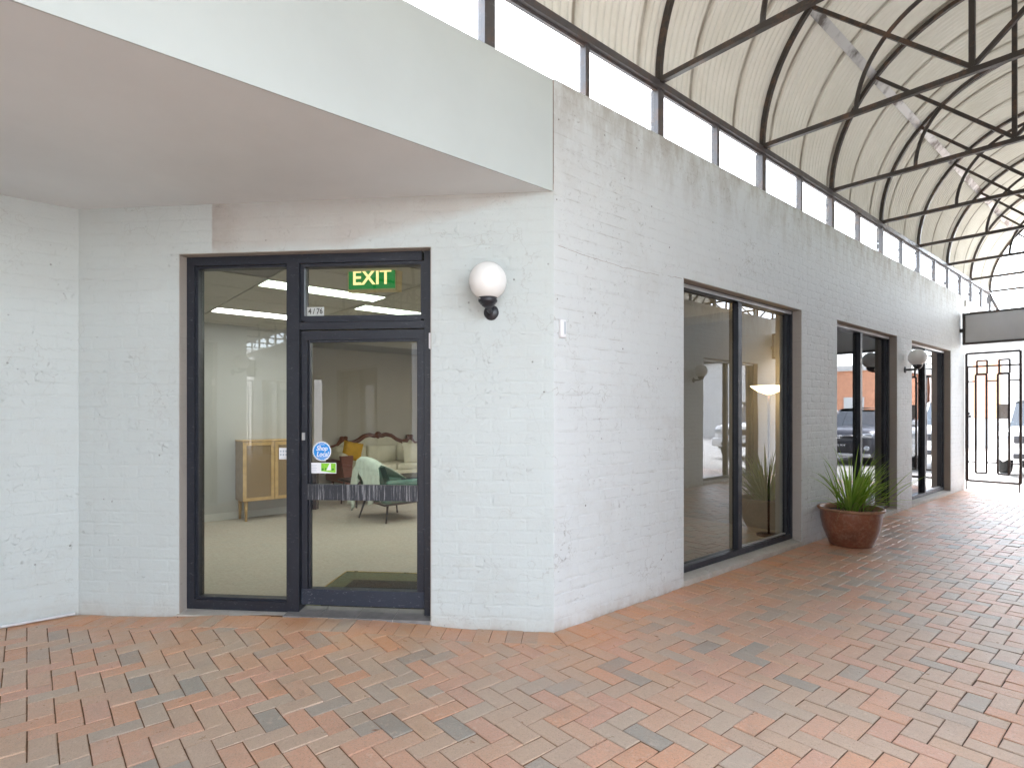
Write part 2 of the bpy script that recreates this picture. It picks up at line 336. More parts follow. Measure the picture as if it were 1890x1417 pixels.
# ------------------------------------------------------------------ mesh helpers
class MB:
    def __init__(s, T=None): s.v = []; s.f = []; s.T = T; s.sm = []
    def p(s, co): s.v.append(tuple(co)); return len(s.v)-1
    def face(s, idx, smooth=False): s.f.append(tuple(idx)); s.sm.append(smooth)
    def poly(s, pts, smooth=False): s.face([s.p(q) for q in pts], smooth)
    def hexa(s, b, t):
        i = [s.p(q) for q in b]; j = [s.p(q) for q in t]; n = len(i)
        s.face(i[::-1]); s.face(j)
        for k in range(n): s.face((i[k], i[(k+1) % n], j[(k+1) % n], j[k]))
    def box(s, x0, x1, y0, y1, z0, z1):
        s.hexa([(x0, y0, z0), (x1, y0, z0), (x1, y1, z0), (x0, y1, z0)], [(x0, y0, z1), (x1, y0, z1), (x1, y1, z1), (x0, y1, z1)])
    def rbox(s, x0, x1, y0, y1, z0, z1, r=.03, n=4):
        c = Vector(((x0+x1)/2, (y0+y1)/2, (z0+z1)/2)); h = Vector(((x1-x0)/2-r, (y1-y0)/2-r, (z1-z0)/2-r))
        U = 4*n; V = 2*n; rows = []
        for a in range(V+2):
            th = -pi/2 + pi*min(a, V+1)/(V+1); row = []
            for b in range(U):
                ph = 2*pi*(b+.5)/U
                d = Vector((cos(th)*cos(ph), cos(th)*sin(ph), sin(th)))
                q = c + Vector((math.copysign(h.x, d.x), math.copysign(h.y, d.y), math.copysign(h.z, d.z if abs(d.z) > 1e-9 else 1))) + d*r
                row.append(s.p(q))
            rows.append(row)
        for a in range(V+1):
            for b in range(U): s.face((rows[a][b], rows[a][(b+1) % U], rows[a+1][(b+1) % U], rows[a+1][b]), True)
        s.face(rows[0][::-1]); s.face(rows[-1])
    def prism(s, pts, z0, z1): s.hexa([(x, y, z0) for x, y in pts], [(x, y, z1) for x, y in pts])
    def path(s, pts, r, seg=8, cap=True, rad=None):
        pts = [Vector(q) for q in pts]; rings = []; up = None
        for i, q in enumerate(pts):
            d = (pts[min(i+1, len(pts)-1)]-pts[max(i-1, 0)]).normalized()
            if up is None: up = Vector((0, 0, 1)) if abs(d.z) < .9 else Vector((1, 0, 0))
            a = d.cross(up).normalized(); up = a.cross(d).normalized()
            rr = rad[i] if rad else r
            rings.append([s.p(q + a*cos(2*pi*(k+.5)/seg)*rr + up*sin(2*pi*(k+.5)/seg)*rr) for k in range(seg)])
        for i in range(len(rings)-1):
            for k in range(seg): s.face((rings[i][k], rings[i][(k+1) % seg], rings[i+1][(k+1) % seg], rings[i+1][k]), seg > 4)
        if cap: s.face(rings[0][::-1]); s.face(rings[-1])
    def lathe(s, prof, c=(0, 0, 0), seg=32, axis=None, smooth=True):
        c = Vector(c); ax = Vector(axis or (0, 0, 1)).normalized()
        u = ax.orthogonal().normalized(); w = ax.cross(u); rings = []
        for r, h in prof: rings.append([s.p(c+ax*h+(u*cos(2*pi*k/seg)+w*sin(2*pi*k/seg))*max(r, 1e-5)) for k in range(seg)])
        for i in range(len(rings)-1):
            for k in range(seg): s.face((rings[i][k], rings[i][(k+1) % seg], rings[i+1][(k+1) % seg], rings[i+1][k]), smooth)
    def grid(s, rows, smooth=True):
        R = [[s.p(q) for q in row] for row in rows]
        for i in range(len(R)-1):
            for k in range(len(R[0])-1): s.face((R[i][k], R[i][k+1], R[i+1][k+1], R[i+1][k]), smooth)
    def sphere(s, c, r, seg=24, sq=(1, 1, 1)):
        c = Vector(c); n = seg//2
        rows = [[c+Vector((sq[0]*r*sin(pi*i/n)*cos(2*pi*k/seg), sq[1]*r*sin(pi*i/n)*sin(2*pi*k/seg), sq[2]*r*cos(pi*i/n))) for k in range(seg+1)] for i in range(n+1)]
        s.grid(rows)
    def mesh(s, name, mat):
        vs = [s.T(*q) for q in s.v] if s.T else s.v
        me = bpy.data.meshes.new(name); me.from_pydata(vs, [], s.f); me.materials.append(mat)
        me.polygons.foreach_set('use_smooth', s.sm); me.update(); return me
    def build(s, name, mat, parent=None, fix=True):
        if isinstance(mat, str): mat = M[mat]
        me = s.mesh(name, mat)
        if fix and len(s.f) < 6000:
            import bmesh
            b = bmesh.new(); b.from_mesh(me); bmesh.ops.recalc_face_normals(b, faces=b.faces); b.to_mesh(me); b.free()
        o = bpy.data.objects.new(name, me); COL.objects.link(o)
        if parent: o.parent = parent
        return o
def empty(name, loc=(0, 0, 0), rot=(0, 0, 0)):
    o = bpy.data.objects.new(name, None); o.location = loc; o.rotation_euler = rot; o.empty_display_size = .1; COL.objects.link(o); return o
def tag(o, label=None, cat=None, group=None, kind=None):
    for k, v in (('label', label), ('category', cat), ('group', group), ('kind', kind)):
        if v: o[k] = v
    return o
def inst(name, me, parent, loc=(0, 0, 0), rot=(0, 0, 0), sc=(1, 1, 1)):
    o = bpy.data.objects.new(name, me); o.location = loc; o.rotation_euler = rot; o.scale = sc; o.parent = parent; COL.objects.link(o); return o
def text(body, size, mat, parent, mtx, name='lettering', extrude=.0006, align='CENTER', sx=1.0, bold=0, shear=0):
    c = bpy.data.curves.new(name, 'FONT'); c.body = body; c.size = size; c.extrude = extrude; c.align_x = align; c.align_y = 'CENTER'
    c.offset = bold; c.shear = shear; c.resolution_u = 3
    o = bpy.data.objects.new(name, c); COL.objects.link(o)
    dg = bpy.context.evaluated_depsgraph_get(); me = bpy.data.meshes.new_from_object(o.evaluated_get(dg))
    bpy.data.objects.remove(o); me.name = name; me.materials.clear(); me.materials.append(M[mat])
    me.transform(mtx @ Matrix.Diagonal((sx, 1, 1, 1)))
    r = bpy.data.objects.new(name, me); COL.objects.link(r); r.parent = parent; return r

# ------------------------------------------------------------------ site frame
XW = -2.796; XL = -5.35; YL = .294; YC = 2.756; YE = 14.17; YM = -1.16; XC = -1.1
SLEN = math.hypot(XW-XL, YC-YL); EX, EY = (XW-XL)/SLEN, (YC-YL)/SLEN; NX, NY = EY, -EX
TH = .25; ZT = 3.8; ZS = 3.03
def F(s, d, z): return (XL+s*EX+d*NX, YL+s*EY+d*NY, z)
def G(s, d, z): return (XW+d, s, z)
def GL(s, d, z): return (XL+d, s, z)
ident = lambda x, y, z: (x, y, z)
flx = lambda x, y, z: (2*XC-x, y, z)
fly = lambda x, y, z: (x, 2*YM-y, z)
def comp(a, b): return lambda x, y, z: a(*b(x, y, z))

# ground
g = MB(); g.poly([(-400, -400, -.06), (400, -400, -.06), (400, 400, -.06), (-400, 400, -.06)]); tag(g.build('ground', 'ground'), 'open ground around the shops', None, None, 'structure')
g = MB(); g.box(-40, 40, YE+.03, 60, -.05, -.012); tag(g.build('car_park', 'concrete'), 'bright concrete car park beyond the gate', None, None, 'structure')
g = MB(); g.box(-40, 40, -60, 2*YM-YE-.03, -.05, -.012); tag(g.build('yard', 'concrete'), 'pale yard at the other end of the arcade', None, None, 'structure')

g = MB(); g.box(2*XC-XL+.002, 45, 2*YM-YE, YE, -.05, -.010); tag(g.build('added_side_street', 'concrete'), 'added concrete side street behind the camera, letting daylight in', None, None, 'structure')  # unseen street, added so daylight reaches the entrance recess
# ------------------------------------------------------------------ paving
DOORC = 1.75
def sd(x, y): return (x-XL)*EX+(y-YL)*EY, (x-XL)*NX+(y-YL)*NY
def H(x, y):
    s, d = sd(x, y)
    if d < -.3 or d > .75: return 0
    k = max(0, 1-max(0, d)/.75); k = k*k*(3-2*k)
    return .040*k*math.exp(-((s-DOORC)/.95)**4)
def inregion_pieces(poly, off):
    def clip(pl, fn):
        out = []
        for i in range(len(pl)):
            a, b = pl[i], pl[(i+1) % len(pl)]; fa, fb = fn(*a), fn(*b)
            if fa >= 0: out.append(a)
            if (fa >= 0) != (fb >= 0):
                t = fa/(fa-fb); out.append((a[0]+t*(b[0]-a[0]), a[1]+t*(b[1]-a[1])))
        return out
    res = []
    p = clip(poly, lambda x, y: x-(XW+off))
    p = clip(p, lambda x, y: 2*XC-XW-off-x) if p else p
    if len(p) > 2: res.append(p)
    for mx in (0, 1):
        X = (lambda x: x) if not mx else (lambda x: 2*XC-x)
        q = clip(poly, lambda x, y: (XW+off)-X(x))
        if len(q) > 2: q = clip(q, lambda x, y: X(x)-XL)
        if mx:
            if len(q) > 2: q = clip(q, lambda x, y: YC-y)
            if len(q) > 2: q = clip(q, lambda x, y: y-(2*YM-YC))
        else:
            if len(q) > 2: q = clip(q, lambda x, y: sd(X(x), y)[1]-off)
            if len(q) > 2: q = clip(q, lambda x, y: sd(X(x), 2*YM-y)[1]-off)
        if len(q) > 2: res.append(q)
    return res
def area(p): return abs(sum(p[i][0]*p[(i+1) % len(p)][1]-p[(i+1) % len(p)][0]*p[i][1] for i in range(len(p))))/2
mstep = .1075
pav = empty('brick_paving'); tag(pav, 'herringbone clay brick paving of the arcade floor', None, None, 'structure')
gx = MB()
nx, ny = 40, 200
x0, x1, y0, y1 = XL, 2*XC-XL, 2*YM-YE, YE+.03
xs = [x0+(x1-x0)*i/84 for i in range(85)]; ys = [y0]+[-3+i*.1 for i in range(70)]+[YE+.03]
gx.grid([[(x, y, H(x, y)-.006) for x in xs] for y in ys]); gx.build('joint_sand', 'sand', pav, False)
full = []; cut = []
vx, vy = -sin(radians(49.6)), cos(radians(49.6))
def inview(x, y):
    dep = x*vx+y*vy
    if dep < 1.0: return None
    u = (x*cos(radians(49.6))+y*sin(radians(49.6)))/dep
    if abs(u) > .93 or 1.5/dep > .63+.05: return None
    return dep
i0, i1 = int(XL/mstep)-2, int((2*XC-XL)/mstep)+2; j0, j1 = int((2*YM-YE)/mstep), int(YE/mstep)
OFF = .217
for i in range(i0, i1):
    for j in range(j0, j1+1):
        k = (i-j) % 4
        if k == 0: r = (i*mstep, j*mstep, 2*mstep, mstep, 0)
        elif k == 3: r = (i*mstep, j*mstep, mstep, 2*mstep, 1)
        else: continue
        x, y, w, h, o = r; jt = .0029
        P4 = [(x+jt, y+jt), (x+w-jt, y+jt), (x+w-jt, y+h-jt), (x+jt, y+h-jt)]
        ps = inregion_pieces(P4, OFF)
        A = area(P4); cx, cy_ = x+w/2, y+h/2
        if cy_ > YE: continue
        if len(ps) == 1 and abs(area(ps[0])-A) < 1e-6 and H(cx, cy_) < 1e-4 and all(H(*q) < 1e-4 for q in P4):
            full.append((inview(cx, cy_), cx, cy_, o, P4))
        else:
            for q in ps:
                if area(q) > .0006: cut.append(q)
# soldier course along the walls
for mx in (0, 1):
    for my in (0, 1):
        def tr(p): return [((2*XC-a if mx else a), (2*YM-b if my else b)) for a, b in p]
        n = int((YE-YC)/mstep)
        for k in range(n):
            a = YC+.10+k*mstep; jt = .0022
            if a+mstep > YE: break
            cut.append(tr([(XW+.002, a+jt), (XW+OFF-jt*2, a+jt), (XW+OFF-jt*2, a+mstep-jt), (XW+.002, a+mstep-jt)]))
        n = int((SLEN-.15)/mstep)
        if mx: continue
        for k in range(n+1):
            a = SLEN-.10-(k+1)*mstep; jt = .0022
            if a+mstep < .03: break
            a_ = a; a = max(a, .002)
            q = [F(a+jt, .002, 0)[:2], F(a_+mstep-jt, .002, 0)[:2], F(a_+mstep-jt, OFF-jt*2, 0)[:2], F(a+jt, OFF-jt*2, 0)[:2]]
            cut.append(tr([(max(px_, XL+.002), py_) for px_, py_ in q]))
        cut.append(tr([(XL+.002, YL-.006), F(.0, OFF-.005, 0)[:2], (XL+.002, YL-.30)]))
        c0 = (XW, YC); a1 = (XW+OFF-.004, YC+.098); b1 = F(SLEN-.102, OFF-.004, 0)[:2]; mid = (XW+OFF-.004, YC-.098)
        cut.append(tr([(XW+.002, YC+.004), (XW+.002, YC+.098), a1, (XW+OFF-.004, YC-.09)]))
        cut.append(tr([F(SLEN-.004, .002, 0)[:2], (XW+OFF-.006, YC-.096), b1, F(SLEN-.102, .002, 0)[:2]]))
def paver(mb, P, flat=False):
    n = len(P); cx = sum(a for a, b in P)/n; cy_ = sum(b for a, b in P)/n
    dz = random.uniform(-.002, .002); tx = random.uniform(-.018, .018); ty = random.uniform(-.018, .018)
    rot = random.uniform(-.009, .009); bev = .0028
    lo, e, t = [], [], []
    for a, b in P:
        dx, dy = a-cx, b-cy_; dx, dy = dx-rot*dy, dy+rot*dx
        L = math.hypot(dx, dy) or 1; z = (0 if flat else H(cx+dx, cy_+dy))+dz+dx*tx+dy*ty
        sx = 1-bev*1.3/max(abs(dx), .02) if abs(dx) > .004 else 1; sy = 1-bev*1.3/max(abs(dy), .02) if abs(dy) > .004 else 1
        lo.append(mb.p((cx+dx, cy_+dy, z-.012))); e.append(mb.p((cx+dx, cy_+dy, z-.0024))); t.append(mb.p((cx+dx*sx, cy_+dy*sy, z)))
    mb.face(t)
    for k in range(n):
        l = (k+1) % n; mb.face((lo[k], lo[l], e[l], e[k])); mb.face((e[k], e[l], t[l], t[k]))
vis = sorted([q for q in full if q[0]], key=lambda q: q[0])
single = vis[:300]; sset = set(id(q) for q in single)
meshes = []
for k in range(8):
    mb = MB(); hw, hh = mstep-.0029, mstep/2-.0029
    paver(mb, [(-hw, -hh), (hw, -hh), (hw, hh), (-hw, hh)], True)
    # random chip on a corner: lower one top vertex
    v = mb.v; c = random.randrange(4); q = v[c*3+2]; v[c*3+2] = (q[0]*.985, q[1]*.95, q[2]-.0012)
    meshes.append(mb.mesh('brick', M['paver']))
for d, x, y, o, P4 in single:
    inst('brick', random.choice(meshes), pav, (x, y, random.uniform(-.0015, .0015)), (random.uniform(-.01, .01), random.uniform(-.006, .006), (pi/2 if o else 0)+random.choice((0, pi))))
fld = MB()
for q in full:
    if id(q) not in sset: paver(fld, q[4])
for q in cut: paver(fld, q)
tag(fld.build('brick_field', 'paverI', pav, False), None, None, None, 'stuff')

# ------------------------------------------------------------------ walls
WIN = [(4.333, 6.70), (7.722, 10.05), (10.77, 13.14)]
ZH = 2.675
def wall(fr, s0, s1, m0, m1, ops, T, ztop=ZT):
    mb = MB(lambda s, d, z: T(*fr(s, d, z)))
    cuts = [s0]+[q for o in ops for q in (o[0], o[1])]+[s1]
    def piece(a, b, z0, z1):
        ma = m0 if a == s0 else 0; mb_ = m1 if b == s1 else 0
        mb.hexa([(a, 0, z0), (b, 0, z0), (b-mb_, -TH, z0), (a+ma, -TH, z0)], [(a, 0, z1), (b, 0, z1), (b-mb_, -TH, z1), (a+ma, -TH, z1)])
    for k in range(0, len(cuts), 2): piece(cuts[k], cuts[k+1], -.05, ztop)
    for a, b, z0, z1 in ops:
        if z1 < ztop: piece(a, b, z1, ztop)
        if z0 > 0: piece(a, b, -.05, z0)
    return mb
def brick_rects(s0, s1, z1, ops, quoin0=False):
    out = []; ch = .086; mod = .24
    for c in range(int(z1/ch)):
        z0 = c*ch+.004; zz = z0+.076
        offs = 0 if c % 2 == 0 else mod/2
        segs = [(s0, s1)]
        for a, b, oz0, oz1 in ops:
            if zz > oz0 and z0 < oz1:
                ns = []
                for u, v in segs:
                    if a > u and b < v: ns += [(u, a), (b, v)]
                    else: ns.append((u, v))
                segs = ns
        for u, v in segs:
            x = s0-offs
            while x < v:
                a, b = max(x+.005, u+.001), min(x+mod-.005, v-.001)
                if b-a > .03: out.append((a, b, z0, zz))
                x += mod
    return out
def brick_mesh(hw, hh, pr, wob=.0009):
    mb = MB(); o = []; i = []
    ins = .007
    for sx, sz in ((-1, -1), (0, -1), (1, -1), (1, 1), (0, 1), (-1, 1)):
        o.append(mb.p((0, sx*hw, sz*hh))); i.append(mb.p((pr+random.uniform(-wob, wob), sx*(hw-ins)+random.uniform(-.002, .002), sz*(hh-ins)+random.uniform(-.002, .002))))
    for k in range(6): mb.face((o[k], o[(k+1) % 6], i[(k+1) % 6], i[k]), True)
    mb.face((i[0], i[1], i[4], i[5])); mb.face((i[1], i[2], i[3], i[4]))
    return mb
def brick_field(rects, fr, T, pr, wob):
    mb = MB(lambda s, d, z: T(*fr(s, d, z)))
    for a, b, z0, z1 in rects:
        t = brick_mesh((b-a)/2, (z1-z0)/2, pr, wob); n = len(mb.v)
        for v in t.v: mb.v.append(((a+b)/2+v[1], v[0], (z0+z1)/2+v[2]))
        for f_, s_ in zip(t.f, t.sm): mb.f.append(tuple(k+n for k in f_)); mb.sm.append(s_)
    return mb

def bar(mb, s0, s1, d0, d1, z0, z1): mb.box(s0, s1, d0, d1, z0, z1)
def window(B, T, a, b, fr=G):
    T2 = lambda s, d, z: T(*fr(s, d, z))
    w = MB(T2)
    bar(w, a, a+.055, -.19, -.10, .07, ZH); bar(w, b-.055, b, -.19, -.10, .07, ZH)
    bar(w, a+.055, b-.055, -.19, -.10, ZH-.05, ZH); bar(w, a+.055, b-.055, -.19, -.10, .07, .125)
    wo_ = w.build('window_frame', 'frame', B)
    c = (a+b)/2-.02
    m2 = MB(T2); bar(m2, c-.036, c+.036, -.165, -.10, .126, ZH-.052); bar(m2, a+.056, a+.10, -.17, -.12, .126, ZH-.052); bar(m2, b-.10, b-.056, -.17, -.12, .126, ZH-.052); m2.build('mullion', 'frame', wo_)
    m3 = MB(T2); bar(m3, c+.037, c+.055, -.16, -.115, .126, ZH-.052); bar(m3, a+.06, b-.06, -.098, -.088, ZH-.045, ZH-.012); bar(m3, c+.07, b-.12, -.17, -.13, .127, .142)
    m3.build('aluminium_strip', 'silver', wo_)
    for u, v in ((a+.10, c-.036), (c+.055, b-.10)):
        p = MB(T2); p.poly([(u, -.15, .125), (v, -.15, .125), (v, -.15, ZH-.05), (u, -.15, ZH-.05)]); p.build('pane', 'pane', wo_)
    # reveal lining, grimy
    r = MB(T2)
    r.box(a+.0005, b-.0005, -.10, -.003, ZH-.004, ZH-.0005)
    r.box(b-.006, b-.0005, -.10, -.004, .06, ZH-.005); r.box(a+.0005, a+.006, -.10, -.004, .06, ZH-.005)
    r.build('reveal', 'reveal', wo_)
    s = a+.001; k = 0
    while s < b-.02:
        w_ = min(.23 if (k % 5) in (0, 3) else .113, b-.001-s)
        q = MB(T2); g_ = .0035
        q.hexa([(s+g_, -.14, -.04), (s+w_-g_, -.14, -.04), (s+w_-g_, .004, -.04), (s+g_, .004, -.04)],
               [(s+g_, -.14, .069), (s+w_-g_, -.14, .069), (s+w_-g_, .004, .045+random.uniform(-.003, .003)), (s+g_, .004, .045+random.uniform(-.003, .003))])
        q.build('sill_brick', 'sill', wo_); s += w_; k += 1
    q = MB(T2); q.hexa([(a+.002, -.14, -.04), (b-.002, -.14, -.04), (b-.002, -.003, -.04), (a+.002, -.003, -.04)], [(a+.002, -.14, .060), (b-.002, -.14, .040), (b-.002, -.012, .020), (a+.002, -.012, .020)]); q.build('sill_bed', 'reveal', wo_)
def entrance(B, T, detail):
    T2 = lambda s, d, z: T(*F(s, d, z)); D0, D1 = -.18, -.08
    w = MB(T2)
    bar(w, .80, .865, D0, D1, .044, 2.67); bar(w, .865, 2.60, D0, D1, 2.60, 2.67); bar(w, 2.62, 2.685, D0, D1, .0, 2.67)
    bar(w, 1.596, 1.687, D0, D1+.012, .04, 2.60); bar(w, .865, 1.596, D0, D1, .044, .113)
    bar(w, 1.687, 2.62, D0, D1+.006, 2.113, 2.165)
    fo = w.build('door_frame', 'frame', B)
    w = MB(T2)  # glazing beads and inner steps
    bar(w, .865, .885, D0+.01, D1-.02, .113, 2.60); bar(w, 1.576, 1.596, D0+.01, D1-.02, .113, 2.60)
    bar(w, .885, 1.576, D0+.01, D1-.02, .113, .13); bar(w, .885, 1.576, D0+.01, D1-.02, 2.582, 2.60)
    for a, b, c, d in ((1.69, 1.715, 2.18, 2.598), (2.59, 2.618, 2.18, 2.598)): bar(w, a, b, D0+.01, D1-.012, c, d)
    bar(w, 1.715, 2.59, D0+.01, D1-.012, 2.17, 2.215); bar(w, 1.715, 2.59, D0+.01, D1-.012, 2.575, 2.598)
    w.build('glazing_bead', 'frame', fo)
    for a, b, c, d in ((.885, 1.576, .13, 2.582), (1.715, 2.59, 2.215, 2.575)):
        e_ = (b-a)/2*.0183; p = MB(T2); p.poly([(a, -.13+e_, c), (b, -.13-e_, c), (b, -.13-e_, d), (a, -.13+e_, d)]); p.build('pane', 'paned', fo)
    w = MB(T2)
    bar(w, 1.695, 1.74, -.155, -.095, .215, 2.105); bar(w, 2.572, 2.615, -.155, -.095, .215, 2.105); bar(w, 1.74, 2.572, -.155, -.095, 2.038, 2.105)
    bar(w, 1.745, 1.757, -.14, -.105, .215, 2.035); bar(w, 2.56, 2.57, -.14, -.105, .215, 2.035); bar(w, 1.757, 2.56, -.14, -.105, 2.022, 2.036)
    dr = w.build('door', 'frame', B)
    p = MB(T2); p.poly([(1.745, -.1245, .21), (2.57, -.1395, .21), (2.57, -.1395, 2.035), (1.745, -.1245, 2.035)]); p.build('pane', 'paned', dr)
    w = MB(T2); bar(w, 1.695, 2.615, -.158, -.092, .10, .214); w.build('kick_rail', 'kick', dr)
    w = MB(T2); bar(w, 1.742, 2.571, -.12, -.088, .868, .982); w.build('push_rail', 'frameS', dr)
    w = MB(T2); bar(w, 1.742, 1.792, -.17, -.127, .79, 1.055); w.build('handle', 'black', dr)
    w = MB(T2); bar(w, 1.700, 1.722, -.095, -.088, 1.305, 1.36); w.build('lock', 'silver', dr)
    w = MB(T2); bar(w, 2.665, 2.684, -.08, -.03, 1.96, 2.07); w.build('bolt_keeper', 'white', fo)
    # threshold: painted slope on the left, four grey tiles at the door
    w = MB(T2); w.hexa([(.79, -.18, -.04), (1.598, -.18, -.04), (1.598, .012, -.04), (.79, .012, -.04)], [(.79, -.18, .046), (1.598, -.18, .046), (1.598, .012, .030), (.79, .012, .030)]); w.build('sill', 'sill', B)
    for k in range(4):
        a = 1.602+k*.271; q = MB(T2)
        q.hexa([(a, -.18, 0), (a+.266, -.18, 0), (a+.266, .006, 0), (a, .006, 0)], [(a, -.18, .062), (a+.266, -.18, .062), (a+.266, .006, .046), (a, .006, .046)]); q.build('tile', 'tile', B)
    q = MB(T2); q.hexa([(1.60, -.19, 0), (2.688, -.19, 0), (2.688, .004, 0), (1.60, .004, 0)], [(1.60, -.19, .058), (2.688, -.19, .058), (2.688, .004, .042), (1.60, .004, .042)]); q.build('tile_bed', 'sill', B)
    r = MB(T2); r.box(.801, 2.689, -.08, -.002, 2.666, 2.6695); r.box(2.684, 2.689, -.08, -.003, .02, 2.665); r.box(.801, .806, -.08, -.003, .02, 2.665)
    r.build('reveal', 'reveal', B)

mit = .4245*TH
def build_side(mx, label):
    B = empty('shop_building'); tag(B, label, 'building')
    Tx = flx if mx else ident
    for my in (0, 1):
        T = comp(Tx, fly) if my else Tx
        det = (not mx and not my)
        ops = [(a, b, 0.0, ZH) for a, b in WIN]
        wo_ = wall(G, YC, YE, mit, 0, ops, T).build('wall', 'wall', B)
        rects = brick_rects(YC, YE, ZT, ops)
        if det:
            key = sorted(rects, key=lambda r: (r[0]+r[1])/2)
            sing = key[:300]; rest = key[300:]
            pool = [brick_mesh(.115, .038, .0028, .0011).mesh('brick', M['wall']) for _ in range(10)]
            for a, b, z0, z1 in sing:
                inst('brick', random.choice(pool), wo_, (XW+random.uniform(-.0004, .0006), (a+b)/2, (z0+z1)/2), (0, 0, 0), (1, (b-a)/.23, 1))
        else: rest = rects
        tag(brick_field(rest, G, T, .0028, .0011).build('brick_facing', 'wall', wo_, False), kind='stuff')
        for a, b in WIN: window(B, T, a, b)
        w = MB(T); w.box(-12, XW-TH, YE-TH, YE, -.05, ZT); w.build('end_wall', 'back', B)
        if mx:
            w = MB(T); w.box(-12, XW-TH, YC, YC+TH, -.05, ZT); w.build('end_wall', 'wall', B)
            w = MB(T); w.box(-12, XW-.06, YC+.02, YE-.01, ZT-.06, ZT-.02); w.build('roof', 'roofslab', B)
            w = MB(T); w.box(-12.2, -12, YC, YE, -.05, ZT); w.build('rear_wall', 'back', B)
            continue
        eops = [(.80, 2.69, 0.0, 2.67)]
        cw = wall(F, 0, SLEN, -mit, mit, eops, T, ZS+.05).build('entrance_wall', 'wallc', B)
        rr = brick_rects(0, SLEN, ZS, eops)
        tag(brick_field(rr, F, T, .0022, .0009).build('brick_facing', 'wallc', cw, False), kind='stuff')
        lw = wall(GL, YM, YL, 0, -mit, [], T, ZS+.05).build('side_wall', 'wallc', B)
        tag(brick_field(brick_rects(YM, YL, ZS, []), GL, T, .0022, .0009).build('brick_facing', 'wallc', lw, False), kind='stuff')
        entrance(B, T, det)
    T = Tx
    if mx: return B
    yf0, yf1 = 2*YM-YC, YC
    w = MB(T); w.box(XW-.20, XW-.004, yf0+.004, yf1-.004, ZS, ZT-.006); w.build('fascia', 'fascia', B)
    w = MB(T); w.box(XW-.012, XW-.001, yf0+.006, yf1-.006, ZS-.006, ZS+.006); w.build('fascia_trim', 'fascia', B)
    w = MB(T); w.box(XW-.10, XW-.0015, yf1-.004, yf1-.0005, ZS+.003, ZT-.01); w.box(XW-.10, XW-.0015, yf0+.0005, yf0+.004, ZS+.003, ZT-.01); w.build('joint', 'joint', B)
    w = MB(T); so_ = [(XW-.0065, yf0+.008), (XW-.0065, yf1-.008), (XW-.05, yf1+.04), (XL-.05, YL+.05), (XL-.05, 2*YM-YL-.05), (XW-.05, yf0-.04)]
    w.hexa([(a, b, ZS-.004) for a, b in so_], [(a, b, ZS-.0012) for a, b in so_])
    w.build('soffit', 'soffit', B)
    w = MB(T); w.box(-12, XW-.06, 2*YM-YE+.01, YE-.01, ZT-.06, ZT-.02); w.build('roof', 'roofslab', B)
    w = MB(T); w.box(-12.2, -12, 2*YM-YE, YE, -.05, ZT); w.build('rear_wall', 'back', B)
    return B
BL = build_side(0, 'pale grey painted brick shop building with glazed corner entrance and three tall windows')
BR = build_side(1, 'matching painted brick building across the arcade, reflected in the glass')

# ------------------------------------------------------------------ shop interior (left building)
ROOM = BL
YP = 7.25
cp = MB(); cp.poly([(-10.9, -1.1, .012), (XL-TH, -1.1, .012), (XL-TH, YL+mit, .012), (XW-TH, YC+mit, .012), (XW-TH, YE-TH, .012), (-10.9, YE-TH, .012)])
cp.poly([F(0, -TH, .0125), F(SLEN, -TH, .0125), F(SLEN-.05, -.17, .0125), F(.05, -.17, .0125)][::-1])
tag(cp.build('carpet', 'carpet'), 'beige shop carpet', None, None, 'structure')
cl = MB(); cl.poly([(-10.9, -1.1, 2.765), (XL-TH, -1.1, 2.765), (XL-TH, YL+mit, 2.765), (XW-TH, YC+mit, 2.765), (XW-TH, YE-TH, 2.765), (-10.9, YE-TH, 2.765)])
clo = cl.build('ceiling', 'ceilg'); tag(clo, 'suspended ceiling of pale panels', None, None, 'structure')
pm_ = MB(); pm_.hexa([(-.294, -.6, 0), (.294, -.6, 0), (.294, .6, 0), (-.294, .6, 0)], [(-.294, -.6, .012), (.294, -.6, .012), (.294, .6, .012), (-.294, .6, .012)])
pmm = pm_.mesh('ceiling_panel', M['ceil'])
for i in range(-6, 10):
    for j in range(-2, 5):
        x = -5.49-.3+.6*i; y = 1.70+.61+1.215*j
        s_, d_ = sd(x, y)
        if x > XW-TH-.3 or x < -10.6 or y > YP-.5 or y < -.5: continue
        if d_ > -.72 and x > XL-TH-.5: continue
        inst('ceiling_panel', pmm, clo, (x, y, 2.750))
def iwall(name, x0, x1, y0, y1, mat, parent=ROOM, z1=2.77): q = MB(); q.box(x0, x1, y0, y1, .0, z1); return q.build(name, mat, parent)
iwall('inner_wall', -8.85, -8.70, -1.1, 3.28, 'intwall2')
iwall('inner_wall', -10.9, -10.8, 3.0, YP, 'intwall')
iwall('inner_wall', -10.8, -8.70, 3.28, 3.36, 'intwall')
iwall('inner_wall', -10.9, XW-TH-.002, YP, YP+.12, 'intwall')
iwall('inner_wall', -8.7, XL-TH-.002, -1.12, -1.02, 'intwall2')
q = MB(); q.box(-8.70, -8.665, 1.48, 1.56, .012, 2.2); q.box(-8.70, -8.665, .7, .78, .012, 2.2); q.box(-8.70, -8.665, .7, 1.56, 2.2, 2.28); q.box(-8.698, -8.68, .78, 1.48, .012, 2.2); q.build('door_lining', 'trim', ROOM)
q = MB(); q.box(-8.70, -8.685, 1.56, 3.28, .012, .11); q.build('skirting', 'trim', ROOM)
# second room partition behind windows two and three
iwall('inner_wall', -6.2, -6.1, YP+.12, YE-TH, 'intwall')

